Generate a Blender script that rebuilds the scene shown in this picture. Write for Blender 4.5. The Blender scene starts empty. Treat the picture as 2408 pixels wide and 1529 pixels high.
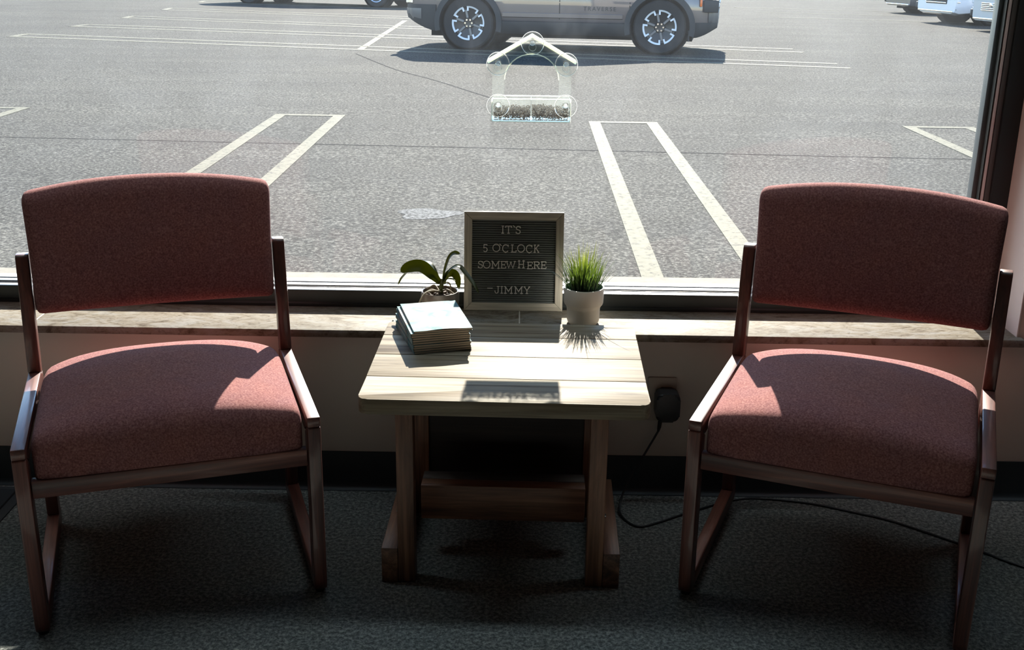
import bpy, bmesh, math, random
from mathutils import Vector, Matrix

random.seed(7)
scene = bpy.context.scene
COL = scene.collection
R = math.radians

# ------------------------------------------------------------------ camera
cam_data = bpy.data.cameras.new('camera')
cam = bpy.data.objects.new('camera', cam_data)
COL.objects.link(cam)
cam_data.sensor_fit = 'HORIZONTAL'
cam_data.sensor_width = 36.0
cam_data.lens = 36.0 * 2677.38 / 2408.0
cam_data.clip_end = 500
CAM = Vector((0, -2.6451, 1.3506))


def cam_axes(pitch, yaw, roll):
    f = Vector((math.sin(yaw) * math.cos(pitch), math.cos(yaw) * math.cos(pitch), -math.sin(pitch)))
    r = Vector((math.cos(yaw), -math.sin(yaw), 0))
    d = f.cross(r)
    c, s = math.cos(roll), math.sin(roll)
    return c * r + s * d, -s * r + c * d, f


cr, cd, cf = cam_axes(R(18.7894), R(-0.3063), R(-0.7595))
cu = -cd
cb = -cf
cam.matrix_world = Matrix(((cr.x, cu.x, cb.x, CAM.x), (cr.y, cu.y, cb.y, CAM.y), (cr.z, cu.z, cb.z, CAM.z), (0, 0, 0, 1)))
scene.camera = cam

# ------------------------------------------------------------------ world, sun, exposure
SUN_TAN = 0.634
SUN_DIR = Vector((-0.050, -1.0, -SUN_TAN)).normalized()
world = bpy.data.worlds.new('world')
scene.world = world
world.use_nodes = True
wn = world.node_tree.nodes
wl = world.node_tree.links
wn.clear()
sky = wn.new('ShaderNodeTexSky')
sky.sky_type = 'NISHITA'
sky.sun_disc = False
sky.sun_elevation = math.atan(SUN_TAN)
sky.sun_rotation = R(3)
sky.air_density = 1.0
sky.dust_density = 0.0
sky.ozone_density = 3.0
bg = wn.new('ShaderNodeBackground')
bg.inputs['Strength'].default_value = 0.58
wo = wn.new('ShaderNodeOutputWorld')
wl.new(sky.outputs[0], bg.inputs[0])
wl.new(bg.outputs[0], wo.inputs[0])

sun_data = bpy.data.lights.new('sun', 'SUN')
sun_data.energy = 22.0
sun_data.color = (1.0, 0.93, 0.83)
sun_data.angle = R(0.53)
sun = bpy.data.objects.new('sun', sun_data)
COL.objects.link(sun)
sun.location = (1, 20, 14)
sun.rotation_euler = SUN_DIR.to_track_quat('-Z', 'Y').to_euler()

scene.view_settings.view_transform = 'Standard'
scene.view_settings.look = 'None'
scene.view_settings.gamma = 1.0
scene.view_settings.use_curve_mapping = False
scene.view_settings.exposure = 0.0
FILL_POWER = 11.5            # strength of the added ceiling fill panels
scene.cycles.use_denoising = True
scene.cycles.max_bounces = 12
scene.cycles.diffuse_bounces = 6
scene.cycles.transparent_max_bounces = 24
scene.cycles.caustics_reflective = False
scene.cycles.caustics_refractive = False

# ------------------------------------------------------------------ materials
MATS = {}


class NT:
    """small helper around a material's node tree"""

    def __init__(self, name):
        self.m = bpy.data.materials.new(name)
        self.m.use_nodes = True
        self.t = self.m.node_tree
        self.b = self.t.nodes['Principled BSDF']
        self.out = self.t.nodes['Material Output']
        MATS[name] = self.m

    def n(self, kind, **kw):
        nd = self.t.nodes.new(kind)
        for k, v in kw.items():
            if hasattr(nd, k):
                setattr(nd, k, v)
            else:
                nd.inputs[k.replace('_', ' ')].default_value = v
        return nd

    def l(self, a, b):
        self.t.links.new(a, b)

    def coords(self, scale=(1, 1, 1), loc=(0, 0, 0), kind='Object'):
        tc = self.n('ShaderNodeTexCoord')
        mp = self.n('ShaderNodeMapping')
        mp.inputs['Scale'].default_value = scale
        mp.inputs['Location'].default_value = loc
        self.l(tc.outputs[kind], mp.inputs[0])
        return mp.outputs[0]

    def noise(self, vec, scale=5, detail=4, rough=0.6, dist=0.0):
        nd = self.n('ShaderNodeTexNoise')
        nd.inputs['Scale'].default_value = scale
        nd.inputs['Detail'].default_value = detail
        nd.inputs['Roughness'].default_value = rough
        nd.inputs['Distortion'].default_value = dist
        self.l(vec, nd.inputs['Vector'])
        return nd.outputs['Fac']

    def ramp(self, fac, stops):
        nd = self.n('ShaderNodeValToRGB')
        cr_ = nd.color_ramp
        while len(cr_.elements) < len(stops):
            cr_.elements.new(0.5)
        for e, (p, c) in zip(cr_.elements, stops):
            e.position = p
            e.color = (c[0], c[1], c[2], 1) if len(c) == 3 else c
        self.l(fac, nd.inputs[0])
        return nd.outputs[0]

    def mix(self, a, b, fac, mode='MIX'):
        nd = self.n('ShaderNodeMix')
        nd.data_type = 'RGBA'
        nd.blend_type = mode
        for sock, val in ((nd.inputs[0], fac), (nd.inputs[6], a), (nd.inputs[7], b)):
            if hasattr(val, 'links'):
                self.l(val, sock)
            elif isinstance(val, (tuple, list)):
                sock.default_value = (val[0], val[1], val[2], 1)
            else:
                sock.default_value = val
        return nd.outputs[2]

    def bump(self, h, strength=0.3, dist=0.002):
        nd = self.n('ShaderNodeBump')
        nd.inputs['Strength'].default_value = strength
        nd.inputs['Distance'].default_value = dist
        self.l(h, nd.inputs['Height'])
        self.l(nd.outputs[0], self.b.inputs['Normal'])

    def color(self, c):
        if hasattr(c, 'links'):
            self.l(c, self.b.inputs['Base Color'])
        else:
            self.b.inputs['Base Color'].default_value = (c[0], c[1], c[2], 1)

    def set(self, **kw):
        for k, v in kw.items():
            self.b.inputs[k.replace('_', ' ')].default_value = v
        return self


def plain(name, c, rough=0.5, metal=0.0, **kw):
    t = NT(name)
    t.color(c)
    t.set(Roughness=rough, Metallic=metal, **kw)
    return t.m


def wood(name, axis, dark, mid, light, rough=0.3, coat=0.0, scale=1.0, streak=(0.35, 0.55, 0.72), bump=0.15, shift=0.0, spec=0.5):
    t = NT(name)
    s = [26 * scale] * 3
    s[axis] = 1.6 * scale
    v = t.coords(tuple(s), (shift, shift, shift))
    n1 = t.noise(v, 1.0, 7, 0.62, 0.9)
    s2 = [190 * scale] * 3
    s2[axis] = 5 * scale
    n2 = t.noise(t.coords(tuple(s2)), 1.0, 3, 0.6)
    c = t.ramp(n1, [(streak[0], dark), (streak[1], mid), (streak[2], light)])
    c = t.mix(c, t.ramp(n2, [(0.36, (0.45, 0.45, 0.45)), (0.6, (1, 1, 1))]), 0.55, 'MULTIPLY')
    t.color(c)
    t.set(Specular_IOR_Level=spec, Roughness=rough, Coat_Weight=coat, Coat_Roughness=0.10, Coat_IOR=1.5)
    t.bump(n2, bump, 0.001)
    return t.m


def make_materials():
    # asphalt: grey binder with pale and dark stones, large stains, a few long scuffs
    t = NT('asphalt')
    v = t.coords()
    st = t.noise(v, 48, 4, 0.8)
    big = t.noise(v, 0.35, 5, 0.6, 0.4)
    mid_ = t.noise(t.coords((0.25, 1.6, 1)), 1.1, 5, 0.65, 0.6)
    c = t.ramp(st, [(0.35, (0.0085, 0.0083, 0.0077)), (0.50, (0.044, 0.0425, 0.038)), (0.63, (0.155, 0.149, 0.131))])
    c = t.mix(c, t.ramp(big, [(0.3, (0.80, 0.80, 0.81)), (0.7, (1.12, 1.11, 1.08))]), 1.0, 'MULTIPLY')
    c = t.mix(c, t.ramp(mid_, [(0.3, (0.84, 0.84, 0.85)), (0.7, (1.1, 1.1, 1.08))]), 1.0, 'MULTIPLY')
    t.color(c)
    t.set(Roughness=0.9, Specular_IOR_Level=0.05)
    t.bump(st, 0.7, 0.006)
    # worn road paint
    t = NT('road_paint')
    t.set(Specular_IOR_Level=0.03)
    v = t.coords()
    w = t.noise(v, 26, 6, 0.75)
    c = t.ramp(w, [(0.36, (0.04, 0.038, 0.034)), (0.45, (0.135, 0.127, 0.093)), (0.7, (0.17, 0.16, 0.12))])
    t.color(c)
    t.set(Roughness=0.7)
    t.bump(w, 0.3, 0.003)
    t = NT('crack_filler')
    t.color(t.ramp(t.noise(t.coords(), 20, 4), [(0.3, (0.052, 0.050, 0.046)), (0.7, (0.078, 0.075, 0.069))]))
    t.set(Roughness=0.95, Specular_IOR_Level=0.0)
    t = NT('dried_stain')
    v = t.coords()
    c = t.ramp(t.noise(v, 48, 4, 0.8), [(0.40, (0.035, 0.035, 0.033)), (0.56, (0.16, 0.16, 0.155))])
    t.color(c)
    t.set(Roughness=0.9, Specular_IOR_Level=0.03)
    t = NT('sidewalk_concrete')
    t.color(t.ramp(t.noise(t.coords(), 14, 6, 0.7), [(0.3, (0.105, 0.09, 0.066)), (0.7, (0.165, 0.146, 0.109))]))
    t.set(Roughness=0.9)
    # interior
    t = NT('wall_paint')
    n_ = t.noise(t.coords(), 240, 2, 0.5)
    t.color(t.ramp(t.noise(t.coords(), 1.2, 3), [(0.3, (0.62, 0.575, 0.51)), (0.7, (0.66, 0.615, 0.545))]))
    t.set(Roughness=0.6)
    t.bump(n_, 0.12, 0.001)
    plain('room_paint', (0.09, 0.085, 0.08), 0.7)  # dark tone set to cut light bounced off the unseen walls
    plain('reveal_paint', (0.74, 0.72, 0.68), 0.55)
    t = NT('ceiling_tile')  # unseen ceiling, darkened to cut bounced light
    t.color(t.ramp(t.noise(t.coords(), 60, 3), [(0.3, (0.24, 0.24, 0.24)), (0.6, (0.31, 0.31, 0.31))]))
    t.set(Roughness=0.9)
    t = NT('carpet')
    v = t.coords()
    a = t.noise(v, 115, 4, 0.8)
    b = t.noise(v, 2.2, 4, 0.6)
    c = t.ramp(a, [(0.40, (0.03, 0.038, 0.037)), (0.51, (0.155, 0.17, 0.162)), (0.62, (0.37, 0.38, 0.35))])
    c = t.mix(c, t.ramp(b, [(0.3, (0.92, 0.98, 1.0)), (0.7, (1.08, 1.02, 0.95))]), 1.0, 'MULTIPLY')
    t.color(c)
    t.set(Roughness=1.0, Specular_IOR_Level=0.1, Sheen_Weight=0.3)
    t.bump(a, 0.9, 0.008)
    plain('baseboard_vinyl', (0.022, 0.031, 0.037), 0.5)
    plain('floor_mat_pile', (0.014, 0.018, 0.022), 0.95)
    plain('floor_mat_rubber', (0.03, 0.033, 0.037), 0.55)
    t = NT('sill_stone')
    v = t.coords((1, 2.2, 1))
    n1 = t.noise(v, 9, 8, 0.68, 1.6)
    n2 = t.noise(t.coords((2.0, 5, 4)), 22, 5, 0.7, 1.0)
    c = t.ramp(n1, [(0.32, (0.10, 0.08, 0.058)), (0.47, (0.20, 0.178, 0.142)), (0.62, (0.235, 0.228, 0.208)), (0.75, (0.17, 0.139, 0.10))])
    c = t.mix(c, t.ramp(n2, [(0.36, (0.5, 0.46, 0.42)), (0.5, (1, 1, 1))]), 0.8, 'MULTIPLY')
    t.color(c)
    t.set(Roughness=0.5, Specular_IOR_Level=0.02)
    t.bump(n2, 0.15, 0.001)
    plain('sill_grout', (0.55, 0.52, 0.47), 0.8)
    plain('frame_bronze', (0.030, 0.036, 0.038), 0.32, 0.55)
    plain('bead_reflection', (0.8, 0.81, 0.8), 0.5)  # white colour stands in for the reveal's reflection on the jamb bead
    plain('frame_bronze_lit', (0.13, 0.14, 0.138), 0.45, 0.2)  # bronze coloured lighter to stand for light on the jamb strips
    plain('frame_gasket', (0.006, 0.006, 0.007), 0.5)
    plain('frame_aluminium', (0.72, 0.74, 0.75), 0.38, 0.6)
    plain('exterior_sill', (0.82, 0.81, 0.77), 0.6)
    plain('facade', (0.48, 0.42, 0.35), 0.8)

    # clear window glass with a little dust on it
    t = NT('window_glass')
    t.t.nodes.remove(t.b)
    tr = t.n('ShaderNodeBsdfTransparent')
    tr.inputs[0].default_value = (0.955, 0.965, 0.96, 1)
    gl = t.n('ShaderNodeBsdfGlossy')
    gl.inputs['Roughness'].default_value = 0.0
    fr = t.n('ShaderNodeFresnel')
    fr.inputs[0].default_value = 1.35
    m1 = t.n('ShaderNodeMixShader')
    t.l(fr.outputs[0], m1.inputs[0])
    t.l(tr.outputs[0], m1.inputs[1])
    t.l(gl.outputs[0], m1.inputs[2])
    du = t.n('ShaderNodeBsdfTranslucent')
    du.inputs[0].default_value = (0.86, 0.92, 1.0, 1)
    v = t.coords()
    spots = t.ramp(t.noise(t.coords((1, 1, 1)), 4.5, 6, 0.7, 0.8), [(0.45, (0.004, 0.004, 0.004)), (0.75, (0.011, 0.011, 0.011))])
    m2 = t.n('ShaderNodeMixShader')
    t.l(spots, m2.inputs[0])
    t.l(m1.outputs[0], m2.inputs[1])
    t.l(du.outputs[0], m2.inputs[2])
    t.l(m2.outputs[0], t.out.inputs[0])

    def clear_plastic(name, tint, body, amount, ior=1.25):
        t = NT(name)
        t.t.nodes.remove(t.b)
        tr = t.n('ShaderNodeBsdfTransparent')
        tr.inputs[0].default_value = (*tint, 1)
        gl = t.n('ShaderNodeBsdfGlossy')
        gl.inputs['Roughness'].default_value = 0.05
        fr = t.n('ShaderNodeFresnel')
        fr.inputs[0].default_value = ior
        m1 = t.n('ShaderNodeMixShader')
        t.l(fr.outputs[0], m1.inputs[0])
        t.l(tr.outputs[0], m1.inputs[1])
        t.l(gl.outputs[0], m1.inputs[2])
        du = t.n('ShaderNodeBsdfTranslucent')
        du.inputs[0].default_value = (*body, 1)
        df = t.n('ShaderNodeBsdfDiffuse')
        df.inputs[0].default_value = (*body, 1)
        ad = t.n('ShaderNodeMixShader')
        ad.inputs[0].default_value = 0.35
        t.l(du.outputs[0], ad.inputs[1])
        t.l(df.outputs[0], ad.inputs[2])
        m2 = t.n('ShaderNodeMixShader')
        m2.inputs[0].default_value = amount
        t.l(m1.outputs[0], m2.inputs[1])
        t.l(ad.outputs[0], m2.inputs[2])
        t.l(m2.outputs[0], t.out.inputs[0])
        return t.m
    clear_plastic('acrylic_panel', (0.96, 0.97, 0.96), (0.9, 0.95, 0.92), 0.026)
    clear_plastic('acrylic_roof', (0.95, 0.96, 0.85), (0.97, 0.98, 0.80), 0.13)
    clear_plastic('acrylic_rim', (0.95, 0.96, 0.88), (0.98, 0.98, 0.86), 0.32)
    clear_plastic('suction_vinyl', (0.95, 0.96, 0.95), (0.95, 0.97, 0.95), 0.03, 1.2)
    clear_plastic('suction_rim', (0.95, 0.96, 0.95), (1, 1, 0.98), 0.30, 1.12)

    t = NT('bird_seed')
    oi = t.noise(t.coords(), 160, 2, 0.6)
    t.color(t.ramp(oi, [(0.3, (0.03, 0.018, 0.009)), (0.5, (0.15, 0.085, 0.038)), (0.7, (0.33, 0.23, 0.10))]))
    t.set(Roughness=0.7)

    # chairs
    t = NT('chair_fabric')
    v = t.coords((1, 1, 1))
    w1 = t.noise(v, 260, 3, 0.7)
    w2 = t.noise(v, 14, 4, 0.6)
    c = t.ramp(w1, [(0.32, (0.128, 0.049, 0.050)), (0.5, (0.208, 0.090, 0.086)), (0.68, (0.30, 0.157, 0.138))])
    c = t.mix(c, t.ramp(w2, [(0.3, (0.93, 0.95, 1.0)), (0.7, (1.05, 1.0, 0.95))]), 1.0, 'MULTIPLY')
    t.color(c)
    t.set(Roughness=0.95, Specular_IOR_Level=0.1)
    t.bump(w1, 0.35, 0.001)
    for nm, ax in (('chair_wood_x', 0), ('chair_wood_y', 1), ('chair_wood_z', 2)):
        wood(nm, ax, (0.045, 0.012, 0.008), (0.12, 0.033, 0.021), (0.23, 0.080, 0.050), rough=0.45, coat=0.12 if ax == 0 else 0.30, bump=0.15)
    plain('glide_black', (0.012, 0.011, 0.011), 0.6)
    # table
    for nm, sh in (('table_plank_a', 0.0), ('table_plank_b', 3.7), ('table_plank_c', 8.1)):
        wood(nm, 0, (0.075, 0.052, 0.031), (0.195, 0.157, 0.108), (0.265, 0.232, 0.178), rough=0.5, coat=0.0, bump=0.6, streak=(0.32, 0.45, 0.64), spec=0.04, shift=sh)
    for nm, ax in (('table_wood_x', 0), ('table_wood_y', 1), ('table_wood_z', 2)):
        wood(nm, ax, (0.06, 0.026, 0.015), (0.22, 0.105, 0.058), (0.36, 0.18, 0.10), rough=0.5, coat=0.0, bump=0.3)
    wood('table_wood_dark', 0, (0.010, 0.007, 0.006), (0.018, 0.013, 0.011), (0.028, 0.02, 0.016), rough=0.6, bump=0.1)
    # letter board
    for nm, ax in (('board_frame_x', 0), ('board_frame_z', 2)):
        wood(nm, ax, (0.50, 0.47, 0.40), (0.70, 0.665, 0.575), (0.80, 0.765, 0.68), rough=0.6, bump=0.15)
    plain('board_felt', (0.12, 0.137, 0.138), 0.85)
    plain('letter_plastic', (0.80, 0.80, 0.78), 0.4)
    # plants
    t = NT('grass_blade')
    tc = t.n('ShaderNodeTexCoord')
    sx = t.n('ShaderNodeSeparateXYZ')
    t.l(tc.outputs['Object'], sx.inputs[0])
    mr = t.n('ShaderNodeMapRange')
    mr.inputs[1].default_value = 0.09
    mr.inputs[2].default_value = 0.21
    t.l(sx.outputs[2], mr.inputs[0])
    c = t.ramp(mr.outputs[0], [(0.0, (0.008, 0.028, 0.014)), (0.45, (0.08, 0.125, 0.012)), (1.0, (0.30, 0.31, 0.04))])
    t.color(c)
    t.set(Roughness=0.45)
    tl = t.n('ShaderNodeBsdfTranslucent')
    t.l(c, tl.inputs[0])
    ms = t.n('ShaderNodeMixShader')
    ms.inputs[0].default_value = 0.5
    t.l(t.b.outputs[0], ms.inputs[1])
    t.l(tl.outputs[0], ms.inputs[2])
    t.l(ms.outputs[0], t.out.inputs[0])
    t = NT('orchid_leaf')
    c = t.ramp(t.noise(t.coords((8, 8, 8)), 3, 3), [(0.3, (0.03, 0.045, 0.007)), (0.7, (0.055, 0.07, 0.01))])
    t.color(c)
    t.set(Roughness=0.32)
    tl = t.n('ShaderNodeBsdfTranslucent')
    tl.inputs[0].default_value = (0.20, 0.21, 0.008, 1)
    ms = t.n('ShaderNodeMixShader')
    ms.inputs[0].default_value = 0.35
    t.l(t.b.outputs[0], ms.inputs[1])
    t.l(tl.outputs[0], ms.inputs[2])
    t.l(ms.outputs[0], t.out.inputs[0])
    plain('orchid_root', (0.30, 0.26, 0.19), 0.7)
    plain('orchid_bark', (0.055, 0.035, 0.022), 0.9)
    plain('pot_white', (0.86, 0.82, 0.76), 0.5)
    plain('pot_taupe', (0.20, 0.17, 0.145), 0.35, Coat_Weight=0.3)
    # magazines
    t = NT('magazine_cover')
    v = t.coords((1, 1, 1))
    n1 = t.noise(v, 16, 3, 0.5, 0.8)
    n2 = t.noise(t.coords((1, 1, 1), (3, 5, 0)), 13, 3, 0.5, 0.6)
    c = t.ramp(n1, [(0.38, (0.085, 0.16, 0.165)), (0.5, (0.185, 0.235, 0.235)), (0.62, (0.24, 0.265, 0.265))])
    c = t.mix(c, (0.25, 0.14, 0.12), t.ramp(n2, [(0.56, (0, 0, 0)), (0.7, (0.8, 0.8, 0.8))]))
    n3 = t.noise(t.coords((1, 1, 1), (9, 2, 0)), 11, 3, 0.5, 0.6)
    c = t.mix(c, (0.075, 0.11, 0.20), t.ramp(n3, [(0.58, (0, 0, 0)), (0.72, (0.8, 0.8, 0.8))]))
    t.color(c)
    t.set(Roughness=0.5, Specular_IOR_Level=0.02)
    t = NT('magazine_pages')
    t.color(t.ramp(t.noise(t.coords((2, 2, 1500)), 1, 2), [(0.3, (0.42, 0.36, 0.30)), (0.7, (0.60, 0.54, 0.47))]))
    t.set(Roughness=0.7)
    # electrics
    plain('plastic_black', (0.012, 0.013, 0.015), 0.4)
    plain('outlet_plate', (0.45, 0.40, 0.33), 0.4)
    # cars
    t = NT('paint_taupe')
    t.color((0.115, 0.098, 0.100))
    t.set(Metallic=0.35, Roughness=0.3, Coat_Weight=1.0, Coat_Roughness=0.03)
    for nm, c in (('paint_blue', (0.02, 0.03, 0.05)), ('paint_white', (0.78, 0.80, 0.82)), ('paint_graphite', (0.06, 0.062, 0.068)), ('paint_silver', (0.5, 0.52, 0.53))):
        t = NT(nm)
        t.color(c)
        t.set(Roughness=0.3, Coat_Weight=1.0, Coat_Roughness=0.03)
    plain('car_plastic', (0.022, 0.023, 0.025), 0.6)
    plain('car_tire', (0.018, 0.018, 0.019), 0.85)
    plain('car_underbody', (0.006, 0.006, 0.006), 0.9)
    plain('car_glass', (0.015, 0.018, 0.02), 0.05, Coat_Weight=1.0)
    plain('car_chrome', (0.85, 0.86, 0.87), 0.12, 1.0)
    plain('car_alloy', (0.72, 0.73, 0.74), 0.25, 0.9)
    plain('car_accent', (0.75, 0.76, 0.77), 0.4)
    plain('car_rim_black', (0.02, 0.02, 0.022), 0.35)
    plain('car_rim_grey', (0.16, 0.16, 0.165), 0.4, 0.5)
    plain('car_lamp', (0.75, 0.77, 0.8), 0.1, Coat_Weight=1.0)
    plain('car_amber', (0.75, 0.16, 0.03), 0.25)
    plain('car_red', (0.4, 0.01, 0.01), 0.25)


make_materials()
_t = NT('fill_diffuser')
_t.color((0.9, 0.9, 0.88))
_t.set(Emission_Strength=FILL_POWER)
_t.b.inputs['Emission Color'].default_value = (0.74, 0.90, 1.0, 1)


# ------------------------------------------------------------------ mesh helpers
def link(o, parent=None):
    COL.objects.link(o)
    if parent is not None:
        o.parent = parent
    return o


def finish(bm, name, mat, parent=None, smooth=None, loc=None, rot=None):
    """turn a bmesh into one object; smooth = max angle (deg) shaded smooth"""
    bmesh.ops.recalc_face_normals(bm, faces=bm.faces)
    if smooth:
        lim = R(smooth)
        for f in bm.faces:
            f.smooth = True
        for e in bm.edges:
            e.smooth = len(e.link_faces) == 2 and e.calc_face_angle(0) < lim
    me = bpy.data.meshes.new(name)
    bm.to_mesh(me)
    bm.free()
    for m in (mat if isinstance(mat, (list, tuple)) else [mat]):
        me.materials.append(MATS[m])
    o = bpy.data.objects.new(name, me)
    if loc is not None:
        o.location = loc
    if rot is not None:
        o.rotation_euler = rot
    return link(o, parent)


def empty(name, loc=(0, 0, 0), rot=(0, 0, 0)):
    o = bpy.data.objects.new(name, None)
    o.empty_display_size = 0.1
    o.location = loc
    o.rotation_euler = rot
    return link(o)


def tag(o, label=None, cat=None, group=None, kind=None):
    if label:
        o['label'] = label
    if cat:
        o['category'] = cat
    if group:
        o['group'] = group
    if kind:
        o['kind'] = kind
    return o


def box(bm, x0, x1, y0, y1, z0, z1, bevel=0.0, seg=2, M=None):
    vs = [bm.verts.new((x, y, z)) for x in (x0, x1) for y in (y0, y1) for z in (z0, z1)]
    fs = [(0, 1, 3, 2), (4, 6, 7, 5), (0, 4, 5, 1), (2, 3, 7, 6), (0, 2, 6, 4), (1, 5, 7, 3)]
    faces = [bm.faces.new([vs[i] for i in f]) for f in fs]
    if M is not None:
        for v_ in vs:
            v_.co = M @ v_.co
    if bevel > 0:
        es = list({e for f in faces for e in f.edges})
        bmesh.ops.bevel(bm, geom=es, offset=bevel, segments=seg, affect='EDGES', profile=0.5)
    return bm


def new_box(name, mat, x0, x1, y0, y1, z0, z1, parent=None, bevel=0.0, seg=2, smooth=None):
    bm = bmesh.new()
    box(bm, x0, x1, y0, y1, z0, z1, bevel, seg)
    return finish(bm, name, mat, parent, smooth or (40 if bevel else None))


def bar_yz(bm, p0, p1, x0, x1, depth, bevel=0.003, cut0=None, cut1=None):
    """bar between two points of the yz plane; p are centre-line points"""
    a = Vector((0, p0[0], p0[1]))
    b = Vector((0, p1[0], p1[1]))
    d = (b - a).normalized()
    n = Vector((0, -d.z, d.y)) * depth / 2
    c0 = cut0 or (a + n, a - n)
    c1 = cut1 or (b + n, b - n)
    prof = [c0[0], c1[0], c1[1], c0[1]]
    prism_x(bm, [(p.y, p.z) for p in prof], x0, x1, bevel)


def prism_x(bm, prof, x0, x1, bevel=0.0, seg=2):
    a = [bm.verts.new((x0, p[0], p[1])) for p in prof]
    b = [bm.verts.new((x1, p[0], p[1])) for p in prof]
    n = len(prof)
    fs = [bm.faces.new(a), bm.faces.new(b[::-1])]
    for i in range(n):
        fs.append(bm.faces.new((a[i], b[i], b[(i + 1) % n], a[(i + 1) % n])))
    if bevel:
        es = list({e for f in fs for e in f.edges})
        bmesh.ops.bevel(bm, geom=es, offset=bevel, segments=seg, affect='EDGES', profile=0.5)


def prism(bm, prof, axis, t0, t1, bevel=0.0, seg=2):
    """extrude a 2D outline along axis (0 x, 1 y, 2 z)"""
    def P(p, t):
        if axis == 0:
            return (t, p[0], p[1])
        if axis == 1:
            return (p[0], t, p[1])
        return (p[0], p[1], t)
    a = [bm.verts.new(P(p, t0)) for p in prof]
    b = [bm.verts.new(P(p, t1)) for p in prof]
    n = len(prof)
    fs = [bm.faces.new(a), bm.faces.new(b[::-1])]
    for i in range(n):
        fs.append(bm.faces.new((a[i], b[i], b[(i + 1) % n], a[(i + 1) % n])))
    if bevel:
        es = list({e for f in fs[:2] for e in f.edges})
        bmesh.ops.bevel(bm, geom=es, offset=bevel, segments=seg, affect='EDGES', profile=0.5)


def lathe(bm, prof, n=32, M=None, close=False, a0=0.0, a1=2 * math.pi):
    """revolve (r, z) outline about z"""
    full = abs(a1 - a0 - 2 * math.pi) < 1e-6
    cnt = n if full else n + 1
    rings = []
    for i in range(cnt):
        a = a0 + (a1 - a0) * i / n
        ring = []
        for r, z in prof:
            co = Vector((r * math.cos(a), r * math.sin(a), z))
            ring.append(bm.verts.new(M @ co if M is not None else co))
        rings.append(ring)
    m = len(prof)
    for i in range(n):
        A = rings[i]
        B = rings[(i + 1) % cnt]
        for j in range(m if close else m - 1):
            k = (j + 1) % m
            try:
                bm.faces.new((A[j], B[j], B[k], A[k]))
            except ValueError:
                pass
    bmesh.ops.remove_doubles(bm, verts=bm.verts, dist=1e-6)


def tube(bm, pts, r, n=8, cap=True):
    pts = [Vector(p) for p in pts]
    rings = []
    up = Vector((0, 0, 1))
    for i, p in enumerate(pts):
        d = (pts[min(i + 1, len(pts) - 1)] - pts[max(i - 1, 0)]).normalized()
        s = d.cross(up)
        if s.length < 1e-3:
            s = d.cross(Vector((1, 0, 0)))
        s.normalize()
        q = s.cross(d).normalized()
        rr = r[i] if isinstance(r, (list, tuple)) else r
        rings.append([bm.verts.new(p + (s * math.cos(2 * math.pi * k / n) + q * math.sin(2 * math.pi * k / n)) * rr) for k in range(n)])
    for A, B in zip(rings, rings[1:]):
        for k in range(n):
            bm.faces.new((A[k], A[(k + 1) % n], B[(k + 1) % n], B[k]))
    if cap:
        bm.faces.new(rings[0])
        bm.faces.new(rings[-1][::-1])


def smooth_path(pts, n=8):
    """Catmull-Rom through points"""
    P = [Vector(p) for p in pts]
    P = [2 * P[0] - P[1]] + P + [2 * P[-1] - P[-2]]
    out = []
    for i in range(1, len(P) - 2):
        for k in range(n):
            t = k / n
            a, b, c, d = P[i - 1:i + 3]
            out.append(0.5 * ((2 * b) + (c - a) * t + (2 * a - 5 * b + 4 * c - d) * t * t + (3 * b - 3 * c + d - a) * t ** 3))
    out.append(P[-2])
    return out


def pillow(bm, w, d, h, r, n=(22, 18, 8), fn=None):
    """box with rounded edges and inner vertices; fn deforms each point"""
    def spread(k, N, half):
        t = -1 + 2 * k / N
        t = math.sin(t * math.pi / 2) * 0.75 + t * 0.25
        return t * half
    half = (w / 2, d / 2, h / 2)
    cache = {}

    def V(i, j, k):
        key = (i, j, k)
        if key not in cache:
            p = Vector((spread(i, n[0], half[0]), spread(j, n[1], half[1]), spread(k, n[2], half[2])))
            rr = [min(r[q] if isinstance(r, tuple) else r, half[q]) for q in range(3)]
            inner = Vector([max(-(half[q] - rr[q]), min(half[q] - rr[q], p[q])) for q in range(3)])
            off = p - inner
            if off.length > 1e-9:
                m = max(abs(off[q]) / rr[q] for q in range(3))
                if m > 0:
                    off = off * (m / math.sqrt(sum((off[q] / rr[q]) ** 2 for q in range(3))))
            p = inner + off
            if fn:
                p = Vector(fn(p))
            cache[key] = bm.verts.new(p)
        return cache[key]
    for i in range(n[0]):
        for j in range(n[1]):
            for k in (0, n[2]):
                bm.faces.new((V(i, j, k), V(i + 1, j, k), V(i + 1, j + 1, k), V(i, j + 1, k)))
    for i in range(n[0]):
        for k in range(n[2]):
            for j in (0, n[1]):
                bm.faces.new((V(i, j, k), V(i + 1, j, k), V(i + 1, j, k + 1), V(i, j, k + 1)))
    for j in range(n[1]):
        for k in range(n[2]):
            for i in (0, n[0]):
                bm.faces.new((V(i, j, k), V(i, j + 1, k), V(i, j + 1, k + 1), V(i, j, k + 1)))


def rounded_rect(x0, x1, y0, y1, rad, seg=5):
    """outline; rad = 4 corner radii (x0y0, x1y0, x1y1, x0y1)"""
    out = []
    for (cx, cy, r, a) in ((x0, y0, rad[0], 180), (x1, y0, rad[1], 270), (x1, y1, rad[2], 0), (x0, y1, rad[3], 90)):
        if r <= 0:
            out.append((cx, cy))
            continue
        ox = cx + r if cx == x0 else cx - r
        oy = cy + r if cy == y0 else cy - r
        for k in range(seg + 1):
            t = R(a + 90 * k / seg)
            out.append((ox + r * math.cos(t), oy + r * math.sin(t)))
    return out


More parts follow.
